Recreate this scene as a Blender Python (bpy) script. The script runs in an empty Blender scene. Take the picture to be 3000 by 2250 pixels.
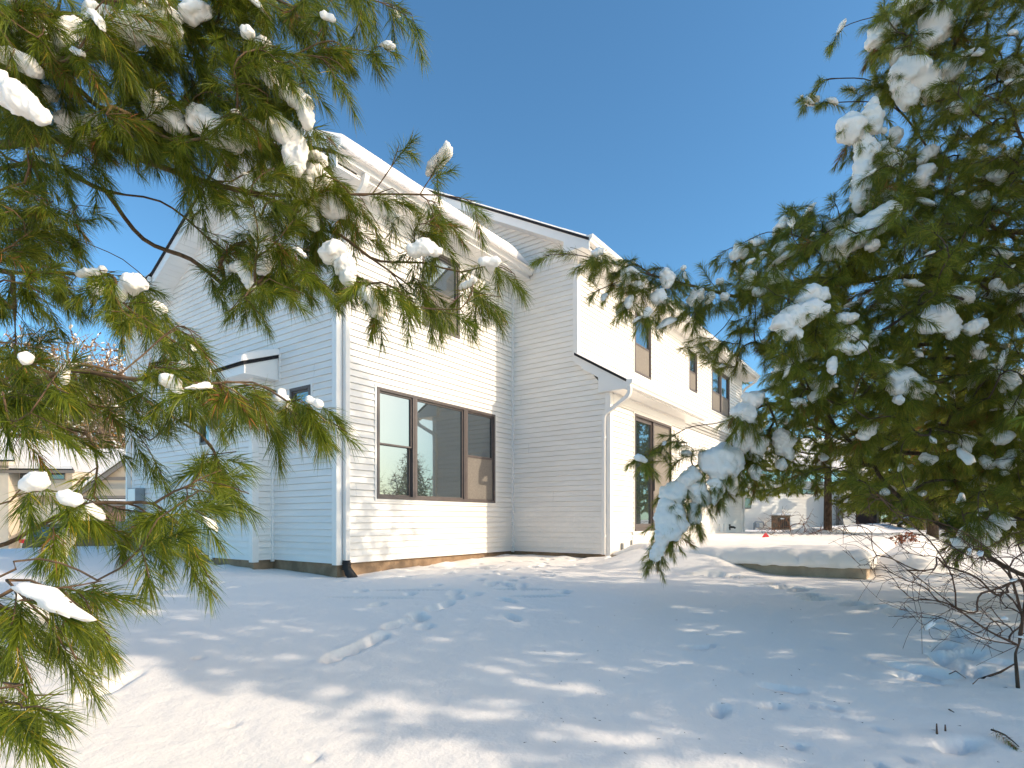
import bpy, bmesh, math, random
import numpy as np
from mathutils import Vector, Matrix, noise
rng = np.random.default_rng(7); random.seed(7)
SC = bpy.context.scene; COL = SC.collection
R_ = math.radians
# ------------------------------------------------------------------ camera
F = 1691.0; CX = 1500.0; HY = 1522.0; YAW = math.atan(1225/F)
W = np.array([math.cos(YAW), math.sin(YAW), 0.0]); RT = np.array([math.sin(YAW), -math.cos(YAW), 0.0])
CP = np.array([-(8.56*W[0]-2.60*RT[0]), -(8.56*W[1]-2.60*RT[1]), 0.66])
cd = bpy.data.cameras.new('camera'); cam = bpy.data.objects.new('camera', cd); COL.objects.link(cam); SC.camera = cam
cam.location = CP
cam.rotation_euler = (math.pi/2, 0, math.atan2(W[1], W[0]) - math.pi/2)
cd.sensor_width = 36.0; cd.lens = 36.0*F/3000.0; cd.shift_y = (HY-1125.0)/3000.0
cd.clip_start = 0.05; cd.clip_end = 2000
# ------------------------------------------------------------------ light
SUN_EL = 28.5; sx, sy = 0.37, -1.0
w = bpy.data.worlds.new('World'); SC.world = w; w.use_nodes = True
nt = w.node_tree; bg = nt.nodes['Background']
sky = nt.nodes.new('ShaderNodeTexSky'); sky.sky_type = 'NISHITA'; sky.sun_disc = False
sky.sun_elevation = R_(SUN_EL); sky.sun_rotation = math.atan2(sx, sy)
sky.altitude = 300; sky.air_density = 1.0; sky.dust_density = 0.6; sky.ozone_density = 4.5
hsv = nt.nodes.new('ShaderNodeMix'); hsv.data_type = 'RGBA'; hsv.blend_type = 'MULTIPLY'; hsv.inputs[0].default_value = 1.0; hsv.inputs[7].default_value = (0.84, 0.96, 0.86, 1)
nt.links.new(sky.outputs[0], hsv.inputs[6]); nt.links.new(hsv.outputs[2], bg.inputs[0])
# added warm sky glow round the sun, lifting the shade; bluer tint elsewhere
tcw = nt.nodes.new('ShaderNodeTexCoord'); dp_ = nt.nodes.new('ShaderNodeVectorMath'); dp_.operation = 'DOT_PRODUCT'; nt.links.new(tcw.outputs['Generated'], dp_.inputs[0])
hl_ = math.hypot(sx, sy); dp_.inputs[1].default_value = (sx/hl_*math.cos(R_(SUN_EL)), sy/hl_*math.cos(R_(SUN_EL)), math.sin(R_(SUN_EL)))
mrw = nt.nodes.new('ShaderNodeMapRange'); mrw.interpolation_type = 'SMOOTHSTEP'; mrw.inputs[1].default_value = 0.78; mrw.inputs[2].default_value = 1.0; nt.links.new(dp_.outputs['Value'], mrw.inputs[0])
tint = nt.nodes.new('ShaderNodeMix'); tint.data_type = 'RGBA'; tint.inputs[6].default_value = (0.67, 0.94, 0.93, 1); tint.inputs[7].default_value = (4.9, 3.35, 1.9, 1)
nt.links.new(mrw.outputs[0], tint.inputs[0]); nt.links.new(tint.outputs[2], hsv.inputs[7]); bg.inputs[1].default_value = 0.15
sd = bpy.data.lights.new('sun', 'SUN'); sd.energy = 2.35; sd.angle = R_(0.5); sd.color = (1.0, 0.85, 0.66)
so = bpy.data.objects.new('sun', sd); COL.objects.link(so)
hl = math.hypot(sx, sy); sdir = Vector((sx/hl*math.cos(R_(SUN_EL)), sy/hl*math.cos(R_(SUN_EL)), math.sin(R_(SUN_EL))))
so.rotation_euler = sdir.to_track_quat('Z', 'Y').to_euler()
SC.view_settings.view_transform = 'Standard'; SC.view_settings.look = 'None'
SC.view_settings.exposure = 0.66; SC.view_settings.gamma = 1.0
SC.render.engine = 'CYCLES'
try:
    SC.cycles.max_bounces = 8; SC.cycles.transparent_max_bounces = 8; SC.cycles.sample_clamp_indirect = 6
except Exception: pass

# ------------------------------------------------------------------ helpers
def at(px, py, d):
    return CP + d*(W + (px-CX)/F*RT + np.array([0, 0, (HY-py)/F]))
def tag(o, label=None, cat=None, group=None, kind=None):
    if label: o['label'] = label
    if cat: o['category'] = cat
    if group: o['group'] = group
    if kind: o['kind'] = kind
    return o
def empty(name, loc, label, cat, group=None, rz=0):
    o = bpy.data.objects.new(name, None); COL.objects.link(o); o.location = loc; o.rotation_euler = (0, 0, rz)
    o.empty_display_size = 0.2
    return tag(o, label, cat, group)
def link(name, me, mat, parent=None, smooth=False):
    o = bpy.data.objects.new(name, me); COL.objects.link(o)
    if mat is not None: me.materials.append(mat)
    if parent is not None:
        o.parent = parent
        if not PARLOCAL[0]:
            pass
    if smooth:
        me.polygons.foreach_set('use_smooth', np.ones(len(me.polygons), bool))
    return o
PARLOCAL = [False]
class MB:
    """collects simple shapes, world coordinates; build() moves them into the parent's frame"""
    def __init__(s): s.v = []; s.f = []; s.smooth = []
    def add(s, vs, fs, sm=False):
        b = len(s.v); s.v.extend([tuple(map(float, v)) for v in vs]); s.f.extend([tuple(b+i for i in f) for f in fs]); s.smooth.extend([sm]*len(fs)); return s
    def box(s, x0, x1, y0, y1, z0, z1, M=None):
        vs = [(x, y, z) for z in (z0, z1) for y in (y0, y1) for x in (x0, x1)]
        if M is not None: vs = [tuple(M @ Vector(v)) for v in vs]
        return s.add(vs, [(0,2,3,1),(4,5,7,6),(0,1,5,4),(2,6,7,3),(0,4,6,2),(1,3,7,5)])
    def quad(s, *vs): return s.add(vs, [tuple(range(len(vs)))])
    def extrude(s, prof, o, u, v, d, ln, cap=True):
        """2D profile (a,b) -> o+a*u+b*v, extruded ln along d"""
        o, u, v, d = map(Vector, (o, u, v, d)); n = len(prof)
        P0 = [o+u*a+v*b for a, b in prof]; P1 = [p+d*ln for p in P0]
        fs = [(i, (i+1) % n, n+(i+1) % n, n+i) for i in range(n)]
        if cap: fs += [tuple(range(n-1, -1, -1)), tuple(range(n, 2*n))]
        return s.add([tuple(p) for p in P0+P1], fs)
    def sweep(s, prof, path, side, sm=False):
        """profile swept along path; side = constant reference vector for profile 'a' axis"""
        path = [Vector(p) for p in path]; side = Vector(side).normalized(); n = len(prof); vs = []
        for i, p in enumerate(path):
            t = (path[min(i+1, len(path)-1)]-path[max(i-1, 0)]).normalized()
            nb = t.cross(side).normalized()
            if i not in (0, len(path)-1):
                t1 = (path[i]-path[i-1]).normalized(); c = max(0.5, t.dot(t1))
            else: c = 1
            for a, b in prof: vs.append(tuple(p+side*a+nb*b/c))
        fs = []
        for i in range(len(path)-1):
            for j in range(n): fs.append((i*n+j, i*n+(j+1) % n, (i+1)*n+(j+1) % n, (i+1)*n+j))
        fs += [tuple(range(n-1, -1, -1)), tuple(range((len(path)-1)*n, len(path)*n))]
        return s.add(vs, fs, sm)
    def tube(s, path, rad, k=8, sm=True):
        path = [Vector(p) for p in path]
        if not hasattr(rad, '__len__'): rad = [rad]*len(path)
        vs = []; ref = Vector((0.13, 0.21, 1)).normalized()
        for i, p in enumerate(path):
            t = (path[min(i+1, len(path)-1)]-path[max(i-1, 0)]).normalized()
            a = t.cross(ref)
            if a.length < 0.1: a = t.cross(Vector((1, 0, 0)))
            a.normalize(); b = t.cross(a)
            for j in range(k):
                an = 2*math.pi*j/k; vs.append(tuple(p+(a*math.cos(an)+b*math.sin(an))*rad[i]))
        fs = [(i*k+j, i*k+(j+1) % k, (i+1)*k+(j+1) % k, (i+1)*k+j) for i in range(len(path)-1) for j in range(k)]
        fs += [tuple(range(k-1, -1, -1)), tuple(range((len(path)-1)*k, len(path)*k))]
        return s.add(vs, fs, sm)
    def build(s, name, mat, parent=None):
        me = bpy.data.meshes.new(name); vs = s.v
        if parent is not None:
            Mi = parent_world(parent).inverted(); vs = [tuple(Mi @ Vector(v)) for v in vs]
        me.from_pydata(vs, [], s.f); me.update()
        me.polygons.foreach_set('use_smooth', np.array(s.smooth, bool))
        bm = bmesh.new(); bm.from_mesh(me); bmesh.ops.recalc_face_normals(bm, faces=bm.faces); bm.to_mesh(me); bm.free()
        o = bpy.data.objects.new(name, me); COL.objects.link(o); me.materials.append(mat)
        if parent is not None: o.parent = parent
        return o
def parent_world(p):
    M = Matrix.LocRotScale(p.location, p.rotation_euler, p.scale)
    return parent_world(p.parent) @ M if p.parent else M
def copy_tree(o, parent=None):
    c = o.copy(); COL.objects.link(c); c.parent = parent
    for ch in KIDS(o): copy_tree(ch, c)
    return c
def KIDS(o): return [x for x in bpy.data.objects if x.parent == o]
def bevel(o, wd, seg=2):
    m = o.modifiers.new('bevel', 'BEVEL'); m.width = wd; m.segments = seg; m.limit_method = 'ANGLE'; m.angle_limit = R_(35); return o
def npmesh(name, V, quads=None, tris=None, mat=None, parent=None, smooth=False):
    """big meshes from numpy arrays, vertices already in the parent's frame"""
    me = bpy.data.meshes.new(name); nq = 0 if quads is None else len(quads); ntr = 0 if tris is None else len(tris)
    me.vertices.add(len(V)); me.vertices.foreach_set('co', np.ascontiguousarray(V, np.float32).ravel())
    li = []; st = []; tot = []
    if nq: li.append(quads.ravel()); st.append(np.arange(nq)*4); tot.append(np.full(nq, 4))
    if ntr: li.append(tris.ravel()); st.append(nq*4+np.arange(ntr)*3); tot.append(np.full(ntr, 3))
    li = np.concatenate(li).astype(np.int32); st = np.concatenate(st).astype(np.int32)
    me.loops.add(len(li)); me.loops.foreach_set('vertex_index', li)
    me.polygons.add(nq+ntr); me.polygons.foreach_set('loop_start', st)
    if smooth: me.polygons.foreach_set('use_smooth', np.ones(nq+ntr, bool))
    me.update(calc_edges=True); me.validate()
    o = bpy.data.objects.new(name, me); COL.objects.link(o)
    if mat: me.materials.append(mat)
    if parent: o.parent = parent
    return o

# ------------------------------------------------------------------ materials
def mat(name, base, rough=0.6, spec=0.5, metal=0.0, var=0.0, vscale=8.0, bump=0.0, bscale=40.0, island=0.0, sub=0.0, stretch=None, col2=None):
    m = bpy.data.materials.new(name); m.use_nodes = True; n = m.node_tree; b = n.nodes['Principled BSDF']
    b.inputs['Base Color'].default_value = (*base, 1); b.inputs['Roughness'].default_value = rough
    b.inputs['Metallic'].default_value = metal; b.inputs['Specular IOR Level'].default_value = spec
    if sub: b.inputs['Subsurface Weight'].default_value = sub; b.inputs['Subsurface Radius'].default_value = (0.03, 0.035, 0.04); b.inputs['Subsurface Scale'].default_value = 1.0
    tc = n.nodes.new('ShaderNodeTexCoord'); src = tc.outputs['Object']
    if stretch:
        mp = n.nodes.new('ShaderNodeMapping'); mp.inputs['Scale'].default_value = stretch; n.links.new(src, mp.inputs[0]); src = mp.outputs[0]
    if var or col2:
        t = n.nodes.new('ShaderNodeTexNoise'); t.inputs['Scale'].default_value = vscale; t.inputs['Detail'].default_value = 6; n.links.new(src, t.inputs[0])
        r = n.nodes.new('ShaderNodeValToRGB'); r.color_ramp.elements[0].position = 0.35; r.color_ramp.elements[1].position = 0.68
        c2 = col2 if col2 else tuple(min(1, c*(1+var)) for c in base); c1 = tuple(c*(1-var) for c in base)
        r.color_ramp.elements[0].color = (*c1, 1); r.color_ramp.elements[1].color = (*c2, 1)
        n.links.new(t.outputs[0], r.inputs[0]); out = r.outputs[0]
        n.links.new(out, b.inputs['Base Color'])
    if island:
        g = n.nodes.new('ShaderNodeNewGeometry'); hs = n.nodes.new('ShaderNodeHueSaturation')
        mr = n.nodes.new('ShaderNodeMapRange'); mr.inputs[3].default_value = 1-island; mr.inputs[4].default_value = 1+island
        n.links.new(g.outputs['Random Per Island'], mr.inputs[0]); n.links.new(mr.outputs[0], hs.inputs['Value'])
        if var or col2: n.links.new(out, hs.inputs['Color'])
        else: hs.inputs['Color'].default_value = (*base, 1)
        n.links.new(hs.outputs[0], b.inputs['Base Color'])
    if bump:
        t2 = n.nodes.new('ShaderNodeTexNoise'); t2.inputs['Scale'].default_value = bscale; t2.inputs['Detail'].default_value = 8; n.links.new(src, t2.inputs[0])
        bp = n.nodes.new('ShaderNodeBump'); bp.inputs['Strength'].default_value = bump; bp.inputs['Distance'].default_value = 0.02
        n.links.new(t2.outputs[0], bp.inputs['Height']); n.links.new(bp.outputs[0], b.inputs['Normal'])
    return m
M_side = mat("white_vinyl_siding", (0.85, 0.81, 0.755), 0.45, 0.4, var=0.045, vscale=1.1, bump=0.03, bscale=22, stretch=(1, 1, 6))
M_trim = mat('white_vinyl_trim', (0.85, 0.82, 0.775), 0.4, 0.45)
M_alum = mat('white_painted_aluminium', (0.84, 0.81, 0.77), 0.35, 0.5, var=0.02, vscale=3)
M_frame = mat('bronze_window_frame', (0.105, 0.085, 0.080), 0.42, 0.5, var=0.08, vscale=12)
M_black = mat('black_plastic', (0.015, 0.015, 0.017), 0.5)
M_conc = mat('foundation_concrete', (0.30, 0.205, 0.13), 0.9, 0.2, var=0.25, vscale=5, bump=0.3, bscale=30)
M_slab = mat('patio_concrete', (0.46, 0.37, 0.27), 0.9, 0.2, var=0.15, vscale=6, bump=0.35, bscale=35)
M_shing = mat('dark_roof_shingle', (0.03, 0.028, 0.03), 0.9, 0.2, var=0.3, vscale=30, bump=0.5, bscale=60)
M_gray = mat('grey_utility_metal', (0.28, 0.30, 0.31), 0.5, 0.5, var=0.08, vscale=9)
M_gas = mat('blue_grey_meter_paint', (0.09, 0.12, 0.15), 0.5)
M_rust = mat('rusty_pipe', (0.10, 0.05, 0.03), 0.8, var=0.4, vscale=40)
M_bark = mat('pine_bark', (0.10, 0.068, 0.048), 0.9, 0.2, var=0.4, vscale=22, bump=0.8, bscale=45, stretch=(1, 1, 0.35))
M_twig = mat('pine_twig_bark', (0.14, 0.088, 0.05), 0.85, 0.2, var=0.35, vscale=25)
M_dead = mat('bare_twig_bark', (0.125, 0.070, 0.045), 0.9, 0.2, var=0.35, vscale=18)
M_wood = mat('grey_brown_tree_bark', (0.24, 0.17, 0.115), 0.9, 0.2, var=0.3, vscale=3)
def snowmat(name, sub=0.0, bump=0.5, bs=55, big=9, base=(0.95, 0.885, 0.815)):
    m = bpy.data.materials.new(name); m.use_nodes = True; n = m.node_tree; b = n.nodes['Principled BSDF']
    b.inputs['Base Color'].default_value = (*base, 1); b.inputs['Roughness'].default_value = 0.7; b.inputs['Specular IOR Level'].default_value = 0.25
    if sub:
        b.inputs['Subsurface Weight'].default_value = sub; b.inputs['Subsurface Radius'].default_value = (0.8, 0.9, 1.0); b.inputs['Subsurface Scale'].default_value = 0.02
    tc = n.nodes.new('ShaderNodeTexCoord'); last = None
    for sc, st, dist in ((bs, bump, 0.006), (big, bump*0.8, 0.03), (330, bump*0.9, 0.002)):
        t = n.nodes.new('ShaderNodeTexNoise'); t.inputs['Scale'].default_value = sc; t.inputs['Detail'].default_value = 5; n.links.new(tc.outputs['Object'], t.inputs[0])
        bp = n.nodes.new('ShaderNodeBump'); bp.inputs['Strength'].default_value = st; bp.inputs['Distance'].default_value = dist
        n.links.new(t.outputs[0], bp.inputs['Height'])
        if last: n.links.new(last.outputs[0], bp.inputs['Normal'])
        last = bp
    n.links.new(last.outputs[0], b.inputs['Normal'])
    return m
M_snow = snowmat('fresh_snow')
M_clump = snowmat('clumped_snow', sub=0.35, bump=0.5, bs=28, big=11)
def needlemat(name, c1, c2, c3, trans=0.42, rough=0.42):
    m = bpy.data.materials.new(name); m.use_nodes = True; n = m.node_tree; b = n.nodes['Principled BSDF']; out = n.nodes['Material Output']
    g = n.nodes.new('ShaderNodeNewGeometry'); r = n.nodes.new('ShaderNodeValToRGB')
    e = r.color_ramp.elements; e[0].position = 0.0; e[0].color = (*c1, 1); e[1].position = 1.0; e[1].color = (*c3, 1)
    k = e.new(0.55); k.color = (*c2, 1)
    k2 = e.new(0.93); k2.color = (*c2, 1)
    n.links.new(g.outputs['Random Per Island'], r.inputs[0])
    tc = n.nodes.new('ShaderNodeTexCoord'); t = n.nodes.new('ShaderNodeTexNoise'); t.inputs['Scale'].default_value = 1.7; n.links.new(tc.outputs['Object'], t.inputs[0])
    hs = n.nodes.new('ShaderNodeHueSaturation'); mr = n.nodes.new('ShaderNodeMapRange'); mr.inputs[1].default_value = 0.3; mr.inputs[2].default_value = 0.7; mr.inputs[3].default_value = 0.75; mr.inputs[4].default_value = 1.3
    n.links.new(t.outputs[0], mr.inputs[0]); n.links.new(mr.outputs[0], hs.inputs['Value']); n.links.new(r.outputs[0], hs.inputs['Color'])
    n.links.new(hs.outputs[0], b.inputs['Base Color']); b.inputs['Roughness'].default_value = rough; b.inputs['Specular IOR Level'].default_value = 0.3
    tr = n.nodes.new('ShaderNodeBsdfTranslucent'); n.links.new(hs.outputs[0], tr.inputs[0])
    mx = n.nodes.new('ShaderNodeMixShader'); mx.inputs[0].default_value = trans
    n.links.new(b.outputs[0], mx.inputs[1]); n.links.new(tr.outputs[0], mx.inputs[2]); n.links.new(mx.outputs[0], out.inputs[0])
    return m
M_ndl = needlemat('sunny_pine_needles', (0.050, 0.085, 0.010), (0.165, 0.200, 0.014), (0.48, 0.33, 0.03))
M_ndl2 = needlemat('dark_pine_needles', (0.080, 0.108, 0.014), (0.235, 0.255, 0.030), (0.52, 0.36, 0.05))
M_dry = mat('dry_red_needles', (0.30, 0.09, 0.03), 0.8, island=0.4)
M_leaf = mat('orange_leaves', (0.55, 0.16, 0.04), 0.8, island=0.4)
def glassmat(name, tint=(0.02, 0.028, 0.03), fac=0.20):
    m = bpy.data.materials.new(name); m.use_nodes = True; n = m.node_tree; b = n.nodes['Principled BSDF']; out = n.nodes['Material Output']
    b.inputs['Base Color'].default_value = (*tint, 1); b.inputs['Roughness'].default_value = 0.15
    gl = n.nodes.new('ShaderNodeBsdfGlossy'); gl.inputs['Roughness'].default_value = 0.012; gl.inputs['Color'].default_value = (0.84, 0.88, 0.88, 1)
    tc = n.nodes.new('ShaderNodeTexCoord'); t = n.nodes.new('ShaderNodeTexNoise'); t.inputs['Scale'].default_value = 1.6; t.inputs['Detail'].default_value = 1; n.links.new(tc.outputs['Object'], t.inputs[0])
    bp = n.nodes.new('ShaderNodeBump'); bp.inputs['Strength'].default_value = 0.05; bp.inputs['Distance'].default_value = 0.02; n.links.new(t.outputs[0], bp.inputs['Height']); n.links.new(bp.outputs[0], gl.inputs['Normal'])
    lw = n.nodes.new('ShaderNodeFresnel'); lw.inputs[0].default_value = 1.5
    ad = n.nodes.new('ShaderNodeMath'); ad.operation = 'ADD'; ad.use_clamp = True; ad.inputs[1].default_value = fac; n.links.new(lw.outputs[0], ad.inputs[0])
    mx = n.nodes.new('ShaderNodeMixShader'); n.links.new(ad.outputs[0], mx.inputs[0]); n.links.new(b.outputs[0], mx.inputs[1]); n.links.new(gl.outputs[0], mx.inputs[2]); n.links.new(mx.outputs[0], out.inputs[0])
    return m
M_glass = glassmat('window_glass')
def screenmat():
    m = bpy.data.materials.new('insect_screen'); m.use_nodes = True; n = m.node_tree; b = n.nodes['Principled BSDF']
    tc = n.nodes.new('ShaderNodeTexCoord'); t = n.nodes.new('ShaderNodeTexNoise'); t.inputs['Scale'].default_value = 60; t.inputs['Detail'].default_value = 3; n.links.new(tc.outputs['Object'], t.inputs[0])
    r = n.nodes.new('ShaderNodeValToRGB'); r.color_ramp.elements[0].position = 0.3; r.color_ramp.elements[1].position = 0.7
    r.color_ramp.elements[0].color = (0.185, 0.165, 0.142, 1); r.color_ramp.elements[1].color = (0.25, 0.225, 0.20, 1)
    n.links.new(t.outputs[0], r.inputs[0]); n.links.new(r.outputs[0], b.inputs['Base Color']); b.inputs['Roughness'].default_value = 0.9; b.inputs['Specular IOR Level'].default_value = 0.1
    return m
M_screen = screenmat()

# ------------------------------------------------------------------ ground
def sst(a, b, x):
    t = np.clip((x-a)/(b-a), 0, 1); return t*t*(3-2*t)
def vnoise(x, y, f, seed):
    """smooth value noise, vectorised"""
    x = x*f+seed*17.3; y = y*f+seed*5.1; xi = np.floor(x); yi = np.floor(y); u = x-xi; v = y-yi; u = u*u*(3-2*u); v = v*v*(3-2*v)
    def h(a, b):
        q = np.sin(a*127.1+b*311.7+seed*74.7)*43758.5453; return q-np.floor(q)
    return (h(xi, yi)*(1-u)+h(xi+1, yi)*u)*(1-v)+(h(xi, yi+1)*(1-u)+h(xi+1, yi+1)*u)*v-0.5
def gbase(x, y):
    d = np.hypot(x-CP[0], y-CP[1])
    z = -0.14-0.40*(1-sst(0.5, 8.0, d))
    z = z-0.05*np.exp(-((x+0.05)**2+(y+0.1)**2)/1.2)                        # dip at the house corner
    z = z+0.12*sst(4.0, 6.6, y)*(1-sst(0.5, 3, x))                            # banked up towards the far corner
    z = z+0.07*np.exp(-((x-4.0)**2+(y+0.6)**2)/2.5)
    z = z-0.95*sst(10, 17, y)                                                # falls away to the street
    z = z+0.17*sst(9, 20, x)*(1-sst(5, 12, y))
    # drift that climbs over the near side of the patio slab
    z = z+0.32*sst(2.7, 3.95, x)*(1-sst(4.4, 6, x)*0.0)*np.exp(-((y+3.72)/1.12)**4)*(y < 0)
    z = z+0.30*sst(4.0, 4.8, x)*(1-sst(16, 18, x))*np.exp(-((y+6.8)/.5)**2)
    return z
FOOT = []
def foot(px, py, ln=0.30, wd=0.13, dp=0.06, ang=None):
    # solve the ground hit
    d = 6.0
    for _ in range(40):
        p = at(px, py, d); z = float(gbase(p[0], p[1])); dn = (CP[2]-z)*F/(py-HY); d = 0.5*d+0.5*dn
    p = at(px, py, d)
    if ang is None: ang = random.uniform(0, math.pi)
    FOOT.append((p[0], p[1], ln, wd, dp, ang))
trail = [(135,508,.34),(285,445,.36),(340,420,.26),(465,350,.24),(525,335,.28),(545,375,.22),(640,275,.42),(700,240,.3),(780,225,.3),(850,180,.34),(600,183,.24),(740,145,.3),(860,122,.32),(910,135,.3),(960,108,.34),(325,270,.26),(250,208,.2),(475,222,.24),(1000,148,.22),(1200,212,.26),(160,158,.22),(380,110,.3),(930,180,.4),(1000,185,.4),(800,160,.25),(690,215,.4),(230,470,.25),(200,488,.22),(400,368,.3),(500,320,.22),(590,290,.3),(950,160,.2),(1050,100,.3),(1100,95,.3),(870,175,.3)]
for q in trail: foot(900+q[0]/1.586, 1600+q[1]/1.586, q[2], 0.14, 0.08, 0.62+random.uniform(-.3, .3))
foot(900+930/1.586, 1600+250/1.586, .30, .12, .07, 1.15); foot(900+950/1.586, 1600+330/1.586, .32, .12, .07, 1.1)
for q in ((290,237,1.0),(490,205,1.0),(1080,232,.7),(1000,200,.8)): foot(900+q[0]/1.586, 1600+q[1]/1.586, q[2], 0.10, 0.055, -0.95)
for q in [(110,395,.5),(210,400,.4),(290,408,.4),(380,420,.4),(570,460,.5),(650,480,.4),(680,490,.4),(760,505,.5),(820,535,.4),(900,560,.4),(1110,590,.4),(1250,615,.4),(1400,650,.4),(1620,700,.3),(1650,755,.2)]:
    foot(2000+q[0]/2.212, 1500+q[1]/2.212, q[2], 0.17, 0.085, -0.55+random.uniform(-.4, .4))
for q in [(1780,810,.4),(1680,955,.35),(1570,1045,.4),(1840,930,.4),(1720,1000,.3),(600,1150,.2),(240,1275,.2),(610,1255,.15),(100,885,.22),(700,1160,.2),(200,875,.1),(1215,980,.09),(830,1265,.07),(960,1270,.1),(1030,1320,.06),(1560,1090,.3),(1700,880,.3),(1900,1050,.3),(2000,980,.3),(1240,1400,.07),(1340,1410,.06),(950,900,.08),(390,1045,.06),(1480,1595,.06),(1800,1500,.26),(1270,1630,.07),(740,1500,.07)]:
    foot(2000+q[0]/2.212, 1500+q[1]/2.212, q[2], max(.035, q[2]*.42), 0.025+.09*q[2], None)
for q in [(690,1140,.36),(800,1080,.3),(1290,940,.12),(1380,640,.07),(1100,490,.5),(1050,480,.4),(1450,450,.3),(1520,480,.3),(730,480,.1),(1510,1360,.06),(2030,1580,.08),(610,1170,.3)]:
    foot(q[0]/2.212, 1500+q[1]/2.212, q[2], max(.05, q[2]*.4), 0.025+.08*q[2]*.5, 0.55)
for k in range(46):   # churned snow along the walls
    foot(random.uniform(1180, 1700), random.uniform(1630, 1690), random.uniform(.12, .35), random.uniform(.08, .16), random.uniform(.04, .08))
def gz(x, y):
    x = np.asarray(x, float); y = np.asarray(y, float)
    z = gbase(x, y)+0.035*vnoise(x, y, .5, 1)+0.012*vnoise(x, y, 1.6, 2)+0.006*vnoise(x, y, 5, 3)+0.003*vnoise(x, y, 13, 4)
    near = (np.abs(x) < 12) & (np.abs(y) < 12)
    z = z+np.where(near, 0.10*np.clip(vnoise(x, y, 2.6, 5)+.15, 0, 1)*np.exp(-(np.minimum(np.abs(y+.28), 9)/.22)**2)*(x > .1)*(x < 4.3), 0)
    z = z+np.where(near, 0.09*np.clip(vnoise(x, y, 2.9, 6)+.1, 0, 1)*np.exp(-((x+.32)/.22)**2)*(y > .1), 0)
    z = z+np.where(near, 0.10*np.clip(vnoise(x, y, 3.3, 8)+.2, 0, 1)*np.exp(-((x-4.15)/.22)**2)*(y > -2.4)*(y < 0), 0)
    for (fx, fy, ln, wd, dp, an) in FOOT:
        m = (np.abs(x-fx) < ln+.25) & (np.abs(y-fy) < ln+.25)
        if not m.any(): continue
        dx = x[m]-fx; dy = y[m]-fy; a = (dx*math.cos(an)+dy*math.sin(an))/(ln*.5); b = (-dx*math.sin(an)+dy*math.cos(an))/(wd*.5)
        wob = 1+.25*vnoise(x[m], y[m], 11, 9)
        r = np.sqrt(a*a+b*b)*wob
        z[m] += -dp*(1-sst(.55, 1.12, r))+dp*.07*np.exp(-((r-1.3)/.28)**2)
    return z
def axis(lo, hi, st, far, g=1.13):
    a = list(np.arange(lo, hi+1e-6, st)); s = st; v = hi
    while v < far: s = s*g; v += s; a.append(v)
    s = st; v = lo; b = []
    while v > -far: s = s*g; v -= s; b.append(v)
    return np.array(b[::-1]+a)
gx = axis(-5.4, 5.0, 0.033, 900); gy = axis(-8.2, 1.0, 0.033, 900)
X, Y = np.meshgrid(gx, gy); Z = gz(X, Y)
# keep the snow outside of the patio slab and house a little lower than the slab's underside there
ins = (X > 4.75) & (Y > -6.15) & (X < 15) & (Y < -1.9); Z = np.where(ins, np.minimum(Z, -0.12), Z)
nx, ny = len(gx), len(gy); idx = np.arange(nx*ny).reshape(ny, nx)
q = np.stack([idx[:-1, :-1], idx[:-1, 1:], idx[1:, 1:], idx[1:, :-1]], -1).reshape(-1, 4)
g = npmesh('snowy_ground', np.stack([X.ravel(), Y.ravel(), Z.ravel()], -1), quads=q, mat=M_snow, smooth=True)
tag(g, kind='structure', label='snow covered ground with footprints', )

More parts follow.
